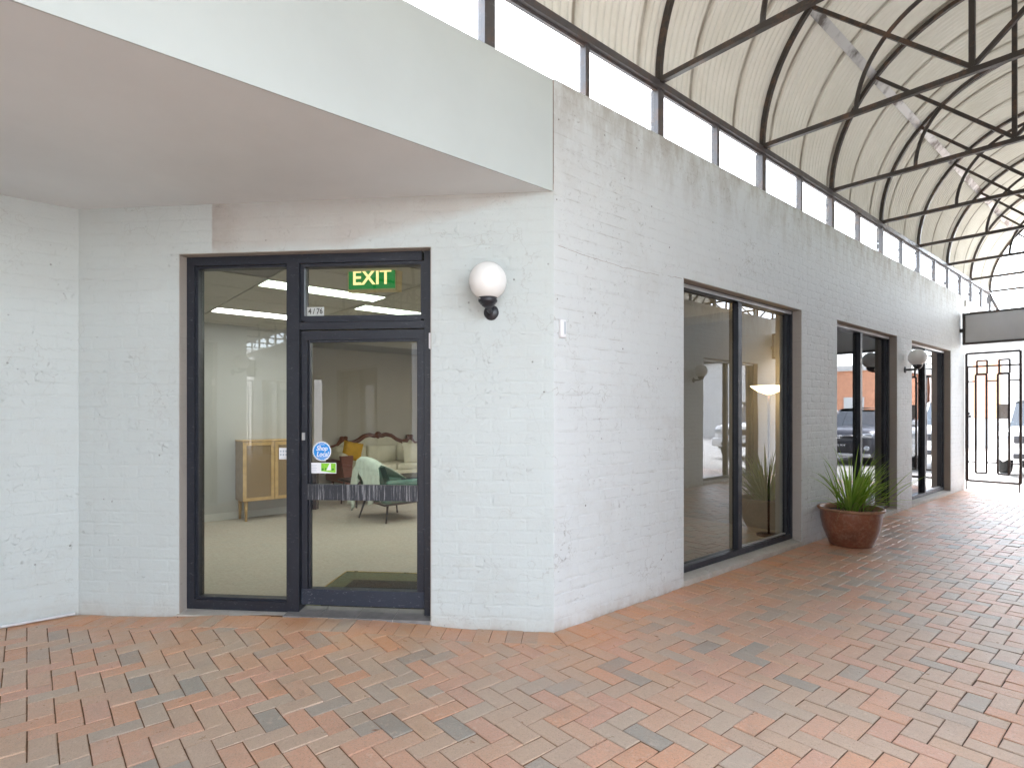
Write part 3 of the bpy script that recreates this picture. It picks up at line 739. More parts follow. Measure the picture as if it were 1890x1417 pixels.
def troffer(x, y, mat, label, w=.28, l=1.2):
    t = empty('ceiling_light', (x, y, 2.75)); tag(t, label, 'ceiling light', 'lit fluorescent troffers in the shop ceiling')
    q = MB(); q.box(-w/2-.015, w/2+.015, -l/2-.015, l/2+.015, -.012, .0); q.build('frame', 'trim', t)
    q = MB(); q.box(-w/2, w/2, -l/2, l/2, -.016, -.0125); q.build('diffuser', mat, t)
troffer(-5.65, 2.31, 'tubeG', 'greenish lit ceiling light spanning the frame post above the door')
troffer(-7.48, 2.31, 'tube', 'white lit ceiling light in the sidelight, farthest left')
troffer(-6.21, 3.56, 'tubeG', 'dim ceiling light seen low in the fanlight beside the number plate')
troffer(-7.6, 6.2, 'tube', 'added ceiling light hidden near the partition, brightening the shop')  # this and the following lights are added out of sight to brighten the interior
troffer(-6.6, 6.2, 'tube', 'added ceiling light before the partition, put in to brighten the shop')
troffer(-7.0, .1, 'tube', 'added ceiling light hidden behind the side wall of the entrance')
troffer(-5.6, 4.9, 'tube', 'added ceiling light between sofa corner and first window, brightening the shop')
troffer(-4.6, 5.0, 'tube', 'added ceiling light behind the first tall window, brightening the shop')

# exit sign
sp = Vector(F(1.93, -.95, 2.675)); ang = atan2(NY, NX)+pi/2
ex = empty('exit_sign', sp, (0, 0, atan2(EY, EX)+radians(-3))); ex.scale = (1.12, 1, 1.08); tag(ex, 'green illuminated EXIT sign hanging inside the fanlight above the door', 'exit sign')
q = MB(); q.hexa([(-.20, -.012, -.095), (.20, -.012, -.095), (.225, .05, -.095), (-.19, .05, -.095)], [(-.205, -.012, .11), (.205, -.012, .11), (.23, .05, .11), (-.195, .05, .11)]); q.build('case', 'exitb', ex)
q = MB(); q.box(-.19, .19, -.0165, -.0125, -.075, .105); q.build('face', 'exitg', ex)
text('EXIT', .165, 'exitl', ex, Matrix.Translation((0, -.019, .012)) @ Matrix.Rotation(pi/2, 4, 'X'), extrude=.001, sx=.95, bold=.003)

# sideboard
cb = empty('rattan_cabinet', (-8.5, 2.67, .012)); tag(cb, 'light oak cabinet with two woven rattan doors on turned legs', 'cabinet')
q = MB(); q.box(-.19, .165, -.42, .42, .275, 1.10); q.build('carcass', 'oakd', cb)
for s_ in (0, 1):
    y0_, y1_ = (-.42, -.004) if s_ == 0 else (.004, .42)
    q = MB(); q.box(.166, .186, y0_, y0_+.045, .28, 1.09); q.box(.166, .186, y1_-.045, y1_, .28, 1.09); q.box(.166, .186, y0_+.045, y1_-.045, .28, .325); q.box(.166, .186, y0_+.045, y1_-.045, 1.045, 1.09)
    d_ = q.build('door', 'oak', cb)
    q = MB(); q.box(.167, .176, y0_+.045, y1_-.045, .325, 1.045); q.build('woven_panel', 'rattan', d_)
q = MB(); q.box(-.195, .19, -.425, .425, 1.10, 1.115); q.build('top', 'oak', cb)
for lx in (-.15, .14):
    for ly in (-.37, .37):
        q = MB(); q.lathe([(0, 0), (.016, 0), (.024, .274), (0, .274)], (lx, ly, 0), 12); q.build('leg', 'oak', cb)

# sofa against back wall, faces +x
sf = empty('carved_sofa', (-10.3, 5.48, .012)); tag(sf, 'cream three seat sofa with carved dark wood crest rail', 'sofa')
cr = [(-1.09, .86), (-.98, .87), (-.86, .90), (-.78, .99), (-.74, 1.01), (-.70, .99), (-.66, .935), (-.55, .93), (-.42, .98), (-.30, 1.06), (-.18, 1.085), (-.08, 1.06), (0, 1.07)]
crest = cr+[(-a, b) for a, b in cr[-2::-1]]
q = MB(); pts = [(-.40, a, b-.035) for a, b in crest]
q.path(pts, .03, 8, True, [.034 if abs(a) > .8 else .052 for a, b in crest]); q.build('crest_rail', 'mahog', sf)
q = MB()
for k in range(9):
    an = radians(-80+20*k); q.path([(-.375, 0, 1.02), (-.372, sin(an)*.085, 1.02+cos(an)*.10)], .016, 6)
q.sphere((-.385, 0, 1.02), .05, 12); q.build('carved_shell', 'mahog', sf)
for s_ in (-1, 1):
    for o_ in (0, .075):
        q = MB(); q.lathe([(0, -.03), (.038, -.03), (.038, .03), (0, .03)], (-.38, s_*(.70+o_), 1.005), 14, (1, 0, 0)); q.build('scroll', 'mahog', sf)
q = MB(); n = len(crest)
fr_ = [(-.37, a, max(b-.03, .5)) for a, b in crest]; bk = [(-.47, a, max(b-.03, .5)) for a, b in crest]
lo = [(-.33, a, .40) for a, b in crest]
q.grid([lo, fr_, bk, [(-.47, a, .30) for a, b in crest]]); q.build('backrest', 'cream', sf)
for k in range(3):
    q = MB(); y = -.66+k*.66; q.rbox(-.34, -.16, y-.32, y+.32, .50, .86, .06, 4); q.build('back_cushion', 'cream', sf)
for k in range(2):
    q = MB(); q.rbox(-.34, .45, -.95+.955*k, -.01+.955*k, .38, .52, .05, 4); q.build('seat_cushion', 'cream', sf)
q = MB(); q.rbox(-.45, .44, -.97, .97, .20, .40, .04, 3); q.build('seat_base', 'cream', sf)
q = MB(); q.path([(.45, -.95, .20), (.46, -.6, .17), (.46, -.25, .21), (.47, 0, .17), (.46, .25, .21), (.46, .6, .17), (.45, .95, .20)], .022, 8); q.build('apron_rail', 'mahog', sf)
for s_ in (-1, 1):
    q = MB(); q.path([(-.42, s_*1.05, .66), (-.1, s_*1.06, .70), (.25, s_*1.08, .70), (.48, s_*1.10, .68)], .075, 12); q.build('arm_roll', 'cream', sf)
    q = MB(); q.rbox(-.42, .42, s_*1.03-.06, s_*1.03+.06, .2, .68, .03, 3); q.build('arm', 'rose', sf)
    q = MB(); q.hexa([(.43, s_*1.02-.04, .10), (.43, s_*1.02+.04, .10), (.46, s_*1.02+.04, .10), (.46, s_*1.02-.04, .10)], [(.44, s_*1.06-.13, .72), (.44, s_*1.06+.11, .72), (.52, s_*1.06+.11, .72), (.52, s_*1.06-.13, .72)]); q.build('arm_front', 'rose', sf)
    for x in (-.40, .42):
        q = MB(); q.path([(x, s_*.95, .22), (x+.03, s_*.97, .12), (x, s_*.96, 0)], .03, 8, True, [.04, .025, .02]); q.build('leg', 'mahog', sf)
def cushion(name, loc, rot, size, mat, label, cat='cushion', group=None):
    q = MB(); n = 10; rows = []
    for sg in (1, -1):
        rows = []
        for i in range(n+1):
            row = []
            for j in range(n+1):
                u, v = i/n*2-1, j/n*2-1; pinch = 1-.10*(1-abs(u*v))*(abs(u)**4+abs(v)**4)/1.6
                row.append((u*size/2*pinch, v*size/2*pinch, sg*.075*((1-u**4)*(1-v**4))**.5))
            rows.append(row)
        q.grid(rows)
    o = q.build(name, mat); o.location = loc; o.rotation_euler = rot; tag(o, label, cat, group); return o
cushion('cushion', (-10.02, 4.62, .80), (radians(70), radians(12), radians(70)), .36, 'mustard', 'mustard yellow cushion in the left corner of the sofa')
cushion('cushion', (-10.0, 6.28, .72), (radians(72), radians(-8), radians(100)), .40, 'mustard', 'mustard yellow cushion at the right end of the sofa')
cushion('cushion', (-9.98, 5.86, .72), (radians(72), radians(6), radians(96)), .42, 'cream', 'cream scatter cushion leaning right of the sofa centre')

# coffee table
ct = empty('coffee_table', (-8.72, 4.75, .012)); tag(ct, 'low dark coffee table in front of the sofa', 'table')
q = MB(); q.rbox(-.32, .32, -.85, .75, .38, .42, .015, 3); q.build('table_top', 'black', ct)
for x in (-.27, .30):
    for y in (-.8, .7):
        q = MB(); q.path([(x*.9, y*.95, .385), (x, y, 0)], .014, 8); q.build('leg', 'black', ct)

# armchair, seen from behind
ac = empty('armchair', (-7.30, 3.97, .012)); tag(ac, 'low teal upholstered armchair on thin dark splayed legs', 'armchair')
q = MB(); q.rbox(-.36, .36, -.30, .40, .25, .42, .05, 4); q.build('seat', 'teal', ac)
q = MB()
rows = []
for k in range(13):
    a = -1+k/6; x = a*.37; top = .86-.10*abs(a)**3; bend = -.10*(1-a*a)
    rows.append([(x, -.26+bend+.02, .30), (x, -.32+bend, .55), (x*.92, -.37+bend*.8, top), (x*.92, -.30+bend*.8, top+.01), (x, -.22+bend, .55), (x, -.16+bend+.02, .36)])
q.grid(rows); q.build('backrest', 'teal', ac)
for s_ in (-1, 1):
    q = MB(); q.rbox(s_*.37-.05, s_*.37+.05, -.30, .34, .36, .58, .045, 4); q.build('armrest', 'teal', ac)
q = MB(); q.path([(-.36, -.30, .262), (.36, -.31, .25), (.37, .40, .262), (-.36, .40, .262), (-.36, -.30, .262)], .012, 6); q.build('base_rail', 'black', ac)
for x, y in ((-.31, -.36), (.34, -.28), (.29, .36), (-.36, .28)):
    q = MB(); q.path([(x*.85, y*.8, .26), (x, y, 0)], .015, 8, True, [.018, .010]); q.build('leg', 'black', ac)
# throw draped over it
q = MB(); rows = []; n = 40
for i in range(n+1):
    a = -1.15+2.15*i/n; x = a*.36
    topz = .885-.10*abs(a)**2.5; bend = -.10*(1-min(1, a*a))
    peak = math.exp(-((a+.10)/.30)**2)
    lowz = .30+.05*sin(a*9)+.42*peak+(.0 if a > -.6 else -.16*min(1, (-.6-a)*3))
    fold = .014*sin(a*26)+.008*sin(a*47)
    row = [(x, .02+bend, .60), (x, -.20+bend, .74)]
    row += [(x*.94, -.30+bend*.8, topz), (x*.94, -.345+bend*.8, topz+.012), (x*.94, -.395+bend*.8, topz-.02)]
    for k in range(1, 9):
        z = (topz-.02)+(lowz-(topz-.02))*k/8
        row.append((x*(1+.03*k*a*a)+.004*sin(k*3+a*8), -.40+bend*.8-.006*k-fold*k/5+.04*k/8, z))
    rows.append(row)
q.grid(rows); th = q.build('throw_blanket', 'throw'); th.location = (-7.30, 3.97, .012)
md = th.modifiers.new('thick', 'SOLIDIFY'); md.thickness = .008
tag(th, 'pale mint throw blanket draped over the back of the teal armchair', 'blanket')

# door mat
dm = empty('door_mat', (0, 0, 0)); tag(dm, 'sunken dark door mat with brass edging inside the entrance', 'door mat')
q = MB(F); q.box(1.58, 2.80, -1.25, -.27, .013, .018); q.build('mat_border', 'matg', dm)
q = MB(F); q.box(1.75, 2.78, -.98, -.28, .0185, .026); q.build('mat_pile', 'mat', dm)
q = MB(F); q.box(1.565, 1.579, -1.265, -.26, .013, .020); q.box(1.579, 2.80, -1.265, -1.251, .013, .020); q.build('brass_edge', 'brass', dm)

# floor lamp behind first window
fl = empty('floor_lamp', (-3.27, 6.90, .012)); tag(fl, 'lit uplighter floor lamp with warm glowing bowl behind the first tall window', 'floor lamp')
q = MB(); q.path([(0, 0, .02), (0, 0, 1.74)], .014, 10); q.build('pole', 'black', fl)
q = MB(); q.lathe([(0, 0), (.14, 0), (.14, .02), (0, .025)]); q.build('base', 'black', fl)
q = MB(); q.lathe([(.03, 1.72), (.13, 1.76), (.21, 1.82), (.212, 1.825), (.20, 1.82), (.10, 1.765), (0, 1.75)]); q.build('bowl', 'lampw', fl)

# door stickers and number plate
def FM(s, d, z):
    o = F(s, d, z); return Matrix(((EX, 0, NX, o[0]), (EY, 0, NY, o[1]), (0, 1, 0, o[2]), (0, 0, 0, 1)))
np_ = empty('number_plate', (0, 0, 0)); tag(np_, 'small white plate reading 4/76 in the corner of the fanlight', 'number plate')
q = MB(F); q.box(1.722, 1.852, -.129, -.1265, 2.222, 2.286); q.build('plate', 'white', np_)
text('4 / 76', .056, 'ink', np_, FM(1.787, -.126, 2.254), sx=.84, bold=.0012)
sk = empty('round_sticker', (0, 0, 0)); tag(sk, 'round blue scalloped SHOP LOCAL sticker on the door glass', 'sticker')
def scal(mb, r, d, teeth=30, amp=.05):
    pts = []
    for k in range(teeth*2): a = 2*pi*k/(teeth*2); rr = r*(1+(amp if k % 2 else -amp)); pts.append((1.838+cos(a)*rr, d, 1.222+sin(a)*rr))
    pts2 = [(a, d-.0008, b) for a, _, b in pts]; mb.hexa(pts2, pts)
q = MB(F); scal(q, .071, -.1215); q.build('sticker_edge', 'white', sk)
q = MB(F); scal(q, .063, -.1205); q.build('sticker_face', 'blue', sk)
text('Shop', .050, 'white', sk, FM(1.838, -.120, 1.243), sx=.85, shear=.25, bold=.001)
text('Local', .050, 'white', sk, FM(1.842, -.120, 1.200), sx=.85, shear=.25, bold=.001)
text('and win', .016, 'white', sk, FM(1.838, -.120, 1.272), sx=.9, shear=.2)
q = MB(F); q.box(1.80, 1.885, -.1204, -.1199, 1.174, 1.177); q.build('underline', 'white', sk)
cd = empty('card_sticker', (0, 0, 0)); tag(cd, 'white and lime green rectangular sticker below the round one', 'sticker')
q = MB(F); q.box(1.742, 1.948, -.1225, -.1212, 1.060, 1.138); q.build('card', 'white', cd)
q = MB(F); q.hexa([(1.833, -.1211, 1.076), (1.944, -.1211, 1.064), (1.944, -.1211, 1.134), (1.833, -.1211, 1.134)], [(1.833, -.1206, 1.076), (1.944, -.1206, 1.064), (1.944, -.1206, 1.134), (1.833, -.1206, 1.134)]); q.build('green_field', 'lime', cd)
q = MB(F); q.hexa([(1.873, -.1204, 1.082), (1.908, -.1204, 1.082), (1.908, -.1204, 1.13), (1.897, -.1204, 1.132)], [(1.873, -.1199, 1.082), (1.908, -.1199, 1.082), (1.908, -.1199, 1.13), (1.897, -.1199, 1.132)]); q.build('white_shape', 'white', cd)
q = MB(F); q.box(1.838, 1.852, -.1204, -.1200, 1.08, 1.098); q.box(1.862, 1.872, -.1204, -.1200, 1.085, 1.10); q.box(1.915, 1.93, -.1204, -.1200, 1.082, 1.096); q.build('dark_shapes', 'limed', cd)
q = MB(F)
for k in range(5): q.box(1.750, 1.80-.006*(k % 2), -.1211, -.1207, 1.072+k*.012, 1.0745+k*.012)
q.build('print_lines', 'inkg', cd)
pc = empty('notice_card', (0, 0, 0)); tag(pc, 'small pale notice with printed icons in the sidelight beside the frame post', 'notice')
q = MB(F); q.box(1.505, 1.575, -.1285, -.1265, 1.160, 1.245); q.build('card', 'white', pc)
q = MB(F)
for a in range(3):
    for b in range(2): q.box(1.512+a*.021, 1.524+a*.021, -.1264, -.1260, 1.212-b*.026, 1.228-b*.026)
q.box(1.512, 1.570, -.1264, -.1260, 1.170, 1.173); q.build('print_icons', 'inkg', pc)

# ------------------------------------------------------------------ wall lamps, chime, conduit
def wall_lamp(T, base, nrm, label, swing=(0, 0), grp='opal globe wall lamps'):
    # base point on the wall, nrm outward (unit, xy)
    b = Vector(base); n = Vector(nrm); t = empty('wall_lamp', T(*b)); tag(t, label, 'wall lamp', grp)
    def TT(x, y, z):
        p = T(x, y, z); e0 = T(*b); return (p[0]-e0[0], p[1]-e0[1], p[2]-e0[2])
    c = b+n*.17; cz = b.z+.045
    q = MB(TT); q.lathe([(0, .012), (.030, .012), (.048, .010), (.054, 0)], b, 24, n); q.lathe([(.0, .020), (.045, .016), (.052, .006)], b, 24, n); q.build('backplate', 'black', t)
    q = MB(TT); q.path([b+n*.01, b+n*.10+Vector((0, 0, -.002)), b+n*.165+Vector((0, 0, .004))], .017, 10); q.build('arm', 'black', t)
    q = MB(TT); q.lathe([(0, -.035), (.022, -.032), (.040, -.020), (.043, -.010), (.050, -.010), (.052, .0), (.060, .002), (.064, .010), (.064, .034), (.058, .036)], (c.x, c.y, cz-.01), 28); q.build('gallery', 'black', t)
    q = MB(TT); q.sphere((c.x, c.y, cz+.135), .128, 36); q.build('globe', 'globe', t)
    for k in range(3):
        a = 2*pi*k/3+.5; q = MB(TT); q.path([(c.x+cos(a)*.062, c.y+sin(a)*.062, cz+.012), (c.x+cos(a)*.074, c.y+sin(a)*.074, cz+.012)], .004, 6); q.build('thumb_screw', 'silver', t)
def lampset(mx, my, la, lb):
    if mx: la = None
    T = comp(flx if mx else ident, fly) if my else (flx if mx else ident)
    if la: wall_lamp(T, F(3.115, 0, 2.20), (NX, NY, 0), la)
    wall_lamp(T, (XW, 10.41, 2.18), (1, 0, 0), lb)
lampset(0, 0, 'white globe lamp on black bracket beside the shop door', 'white globe lamp on the pier between the second and third windows')
lampset(1, 0, 'white globe lamp by the entrance across the arcade', 'white globe lamp on the pier across the arcade, seen mirrored in the first window')
lampset(0, 1, 'white globe lamp by the rear entrance on the near side', 'white globe lamp on the near side towards the far yard')
lampset(1, 1, 'white globe lamp by the rear entrance across the arcade', 'white globe lamp across the arcade towards the far yard')
dc = empty('door_chime', (0, 0, 0)); tag(dc, 'small off-white plastic box screwed on the wall at the corner', 'switch box')
q = MB(G); q.rbox(2.80, 2.855, .001, .028, 2.025, 2.15, .006, 2); q.build('case', 'white', dc)
q = MB(G); q.box(2.832, 2.842, .0281, .031, 2.05, 2.135); q.build('slot', 'inkg', dc)
q = MB(); q.path([(XL+.02, 2*YM-YL+.1, .014), (XL+.02, YL-.02, .016)], .010, 8); tag(q.build('conduit', 'white'), 'thin white conduit lying along the foot of the side wall', 'conduit')

q = MB(G); rr_ = random.Random(3)
q.path([(2.80+k*.031, .001, .985+.0035*sin(k*.9)+rr_.uniform(-.002, .002)-.0006*k) for k in range(41)], .0035, 6); q.build('plaster_ridge', 'wall', BL)
q = MB(G); q.path([(2.80+k*.05, .0028, 2.66-.035*sin(k*.11)+rr_.uniform(-.006, .006)) for k in range(31)], .0012, 4); q.build('crack', 'joint', BL)
ll = random.Random(5); q = MB()
for k in range(46):
    if k % 2: x = ll.uniform(-2.7, .2); y = ll.uniform(.6, 5)
    else: t_ = ll.uniform(0, 1); x, y = F(ll.uniform(.2, 3.4), ll.uniform(.02, .5), 0)[:2]
    a = ll.uniform(0, 6.3); l_ = ll.uniform(.006, .022); w_ = l_*ll.uniform(.2, .5); z = H(x, y)+.003
    c_, s_ = cos(a), sin(a)
    P_ = lambda u, v, h: (x+c_*u-s_*v, y+s_*u+c_*v, z+h)
    q.poly([P_(-l_, 0, 0), P_(0, -w_, .002), P_(l_, 0, .005), P_(0, w_, .001)])
tag(q.build('leaf_litter', 'rim'), 'scattered dry leaf crumbs on the brick paving', 'leaf litter', None, 'stuff')
# ------------------------------------------------------------------ vault canopy
CN = empty('barrel_vault_canopy'); tag(CN, 'cream corrugated barrel vault roof on brown steel trusses with clerestory glazing', 'canopy')
R0 = 1.73; ZB = 4.27; Y1 = 16.69; PITCH = 1.81
trY = [Y1-PITCH*k for k in range(0, 21)]
Y0 = trY[-1]
sw = .762; cor = .0762; NA = 40
sh = MB(); rows = []
nyv = int(sw/cor)*8
for a in range(NA+1):
    th = pi*a/NA; row = []
    for k in range(-4, nyv+5):
        y = sw*k/nyv; r = R0+.048+.0125*sin(2*pi*y/cor)+(.0016 if k > nyv//2 else 0)
        row.append((-cos(th)*r, y, sin(th)*r))
    rows.append(row)
sh.grid(rows); shm = sh.mesh('roof_sheet', M['sheet'])
y = Y0-.3; 
while y < Y1+.02:
    inst('roof_sheet', shm, CN, (XC, y, ZB)); y += sw
def truss_parts():
    P = {}
    def mk(nm, fn, mat='steel'): q = MB(); fn(q); P[nm] = q.mesh(nm, M[mat])
    arc = lambda r, n=36: [(-cos(pi*k/n)*r, 0, sin(pi*k/n)*r) for k in range(n+1)]
    mk('arch_rib', lambda q: q.path(arc(R0, 40), .032, 4))
    mk('tie_beam', lambda q: q.path([(-R0, 0, .0), (R0, 0, .0)], .032, 4))
    mk('inner_arch', lambda q: q.path(arc(.85, 30), .020, 8))
    mk('king_post', lambda q: q.path([(0, 0, .03), (0, 0, R0-.02)], .029, 4))
    mk('diagonal_l', lambda q: q.path([(-R0*.72, 0, R0*.693), (0, 0, .03)], .025, 4))
    mk('diagonal_r', lambda q: q.path([(R0*.72, 0, R0*.693), (0, 0, .03)], .025, 4))
    return P
TP = truss_parts()
for y in trY:
    t = inst('arch_rib', TP['arch_rib'], CN, (XC, y, ZB))
    for nm in ('tie_beam', 'inner_arch', 'king_post', 'diagonal_l', 'diagonal_r'):
        inst(nm.replace('_l', '').replace('_r', '') if nm.startswith('diagonal') else nm, TP[nm], t)
for sx in (-1, 1):
    ca, sa = .72, .693; tx, tz = sa*.055, ca*.055
    cx_, cz_ = XC+sx*ca*(R0+.018), ZB+sa*(R0+.018)
    q = MB(); w_ = .045
    tX, tZ = -sx*sa*w_, ca*w_; nX, nZ = sx*ca*.004, sa*.004
    b = [(cx_-tX-nX, Y0, cz_-tZ-nZ), (cx_+tX-nX, Y0, cz_+tZ-nZ), (cx_+tX+nX, Y0, cz_+tZ+nZ), (cx_-tX+nX, Y0, cz_-tZ+nZ)]
    q.hexa(b, [(a, Y1, c) for a, _, c in b]); q.build('strap_purlin', 'galv', CN)
    q = MB(); xr = XC+sx*R0
    q.box(xr-.038, xr+.038, Y0, Y1+.03, ZB-.075, ZB-.032); q.build('top_rail', 'steelg', CN)
    q = MB(); q.box(xr-.025, xr+.055 if sx > 0 else xr+.025, Y0, Y1+.03, ZB-.0315, ZB-.005) if sx > 0 else q.box(xr-.055, xr+.025, Y0, Y1+.03, ZB-.0315, ZB-.005); q.build('gutter_strip', 'steelg', CN)
    thick = MB(); thick.box(-.022 if sx > 0 else -.052, .052 if sx > 0 else .022, -.042, .042, 0, ZB-.076-3.74); tk = thick.mesh('post', M['steelg'])
    thin = MB(); thin.box(-.022 if sx > 0 else -.038, .038 if sx > 0 else .022, -.021, .021, 0, ZB-.076-3.74); tn = thin.mesh('post', M['steelg'])
    pn = MB(); pn.poly([(0, 0, 0), (0, PITCH/2, 0), (0, PITCH/2, ZB-.076-3.74), (0, 0, ZB-.076-3.74)]); pnm = pn.mesh('pane', M['clere'])
    bd = MB(); bd.box(-.012, .012, 0, PITCH/2, 0, .022); bdm = bd.mesh('glazing_bar', M['steelg'])
    for k, y in enumerate(trY):
        inst('post', tk, CN, (xr, y, 3.74))
        if k < len(trY)-1:
            inst('post', tn, CN, (xr, y-PITCH/2, 3.74))
            for h_ in (1, 2):
                inst('pane', pnm, CN, (xr, y-PITCH/2*h_, 3.74)); inst('glazing_bar', bdm, CN, (xr+.001, y-PITCH/2*h_, ZB-.098))
    for e0, e1 in ((YE+.002, Y1+.05), (Y0-.05, 2*YM-YE-.002)):
        q = MB(); q.box(xr-.06, xr+.06, e0, e1, 3.62, 3.76); q.build('sill_beam', 'render', CN)
    if sx > 0:
        q = MB(); q.box(xr-.06, xr+.06, 2*YM-YC-.0, YC, 3.56, 3.735); q.build('sill_beam', 'render', CN)
    q = MB(); q.path([(xr-.0, Y1, ZB-.08), (xr+sx*-.35, Y1+.03, 3.3)], .04, 4); q.build('strut', 'steelg', CN)

# ------------------------------------------------------------------ blank sign, gates
def sign(y, label):
    t = empty('hanging_sign', (0, y, 0)); tag(t, label, 'sign', 'blank box signs hung over the arcade ends')
    q = MB(); q.box(-2.70, .50, -.07, .07, 2.86, 3.39); q.build('sign_face', 'signf', t)
    q = MB(); q.box(-2.745, -2.70, -.085, .085, 2.82, 3.43); q.box(.50, .545, -.085, .085, 2.82, 3.43); q.box(-2.70, .50, -.085, .085, 2.82, 2.86); q.box(-2.70, .50, -.085, .085, 3.39, 3.43); q.build('sign_frame', 'signe', t)
    for x in (-2.796, .548):
        q = MB(); q.box(x, x+.05, -.03, .03, 3.07, 3.14); q.build('bracket', 'signe', t)
sign(13.83, 'blank grey box sign hanging across the arcade above the gate')
sign(2*YM-13.83, 'blank grey box sign over the far yard end of the arcade')
def gate(loc, rz, label, grp='iron gate leaves'):
    t = empty('iron_gate', loc, (0, 0, rz)); tag(t, label, 'gate', grp)
    W_ = .83; z0, z1 = .18, 2.68
    def fr2(*segs, r=.012):
        q = MB()
        for a, b in segs: q.path([(a[0], 0, a[1]), (b[0], 0, b[1])], r, 4)
        return q
    rect = lambda x0, x1, a, b: [((x0, a), (x1, a)), ((x1, a), (x1, b)), ((x1, b), (x0, b)), ((x0, b), (x0, a))]
    fr2(*rect(.02, W_, z0, z1), r=0.0286).build('gate_frame', 'gate', t)
    fr2(((.02, .0), (.02, z0)), ((.045, z0), (.045, 2.42)), r=.013).build('hinge_post', 'gate', t)
    for x0 in (.165, .50):
        fr2(*rect(x0, x0+.165, .34, 2.26), r=0.0234).build('long_panel', 'gate', t)
        fr2(*rect(x0+.02, x0+.175, 2.27, 2.53), r=0.0208).build('top_panel', 'gate', t)
    fr2(((.02, 2.42), (W_, 2.42)), r=0.0208).build('rail', 'gate', t)
    for z in (2.13, .55):
        for a, b in ((.045, .165), (.33, .50), (.665, W_)): fr2(((a, z), (b, z)), r=0.0169).build('short_rail', 'gate', t)
    q = MB(); q.box(.515, .65, -.006, .006, 1.40, 1.68); q.build('lock_plate', 'signf', t)
    q = MB(); q.lathe([(0, .02), (.015, .02), (.018, 0)], (.58, -.006, 1.52), 12, (0, -1, 0)); q.build('lock_cylinder', 'silver', t)
    q = MB(); q.path([(.0, 0, 1.50), (.075, 0, 1.50)], .02, 8); q.box(.06, .09, -.015, .015, 1.42, 1.47); q.build('latch', 'black', t)
    q = MB(); q.path([(W_-.02, .0, .01), (W_-.02, 0, .34)], .013, 6); q.build('drop_bolt', 'gate', t)
    return t
gate((XW+.01, YE+.02, 0), 0, 'closed black iron gate leaf of interlocking rectangles at the end of the wall')
gate((2*XC-XW-.01, YE+.02, 0), radians(100), 'iron gate leaf swung open on the opposite side of the arcade')
gate((2*XC-XW-.01, 2*YM-YE-.02, 0), radians(180), 'iron gate leaf at the far yard end, across the arcade')
gate((XW+.01, 2*YM-YE-.02, 0), radians(-80), 'iron gate leaf at the far yard end, swung open on the near side')

# ------------------------------------------------------------------ potted plant
PX, PY = -2.455, 7.18
pt = empty('potted_plant', (PX, PY, 0)); tag(pt, 'strappy green plant in a glazed terracotta pot against the wall between the windows', 'potted plant')
q = MB(); q.lathe([(0, .0), (.20, 0), (.215, .012), (.25, .09), (.285, .19), (.305, .29), (.312, .37), (.312, .395)], seg=48); q.build('pot', 'pot', pt)
q = MB(); q.lathe([(.312, .395), (.335, .402), (.343, .416), (.338, .43), (.318, .432), (.300, .42), (.296, .38)], seg=48); q.build('pot_rim', 'rim', pt)
q = MB(); q.lathe([(.30, .375), (.2, .385), (.08, .395), (0, .40)], seg=32); q.build('soil', 'soil', pt)
rl = random.Random(11)
def blade(ln, w, lean, az, droop, base, twist=0):
    q = MB(); n = 9; p = Vector(base); ang = lean; rows = []
    d = Vector((cos(az), sin(az), 0)); side = Vector((-sin(az+twist), cos(az+twist), 0))
    for k in range(n+1):
        t = k/n; ww = w*(1-t**2.2)*(.55+.9*min(1, t*3)*.5)
        up = Vector((0, 0, 1))*sin(ang)-d*cos(ang); nrm = up*0+Vector((-d.x*sin(pi/2-ang)*-1, 0, 0))*0
        mid = p+(Vector((0, 0, 1))*cos(ang)-d*sin(ang))*ww*.0
        vv = (-d*cos(ang)*-1)*0
        fold = (d*cos(ang)-Vector((0, 0, 1))*sin(ang))*(-ww*.30)
        rows.append([p-side*ww/2+fold*-.5, p+fold*.5, p+side*ww/2+fold*-.5])
        st = ln/n; p = p+(Vector((0, 0, 1))*cos(ang)+d*sin(ang))*st; ang += droop/n*(.4+1.4*t)
    q.grid(rows); return q
for k in range(150):
    az = rl.uniform(0, 2*pi); rr = abs(rl.gauss(0, .08)); 
    toward = cos(az-radians(-20))
    dry = rl.random() < .13
    ln = rl.uniform(.42, .82); lean = abs(rl.gauss(.5, .32)); droop = rl.uniform(.1, 1.1)
    if dry: ln = rl.uniform(.4, .62); lean = rl.uniform(.7, 1.2); droop = rl.uniform(1.2, 2.2)
    if k in (1, 2, 3, 4, 5): az = radians((250, 262, 235, 275, 90)[k-1]); ln = .8; lean = .8; droop = .6; dry = False
    b = (rr*cos(az), rr*sin(az), .39)
    ex_ = b[0]+cos(az)*ln*sin(min(lean+droop*.5, 1.5))
    if PX+ex_ < XW+.03:
        az = pi-az if cos(az) < 0 else az
        b = (rr*cos(az), rr*sin(az), .39)
    blade(ln, rl.uniform(.014, .030) if not dry else .008, lean, az, droop, b, rl.uniform(-.5, .5)).build('leaf', 'dry' if dry else 'leaf', pt, False)

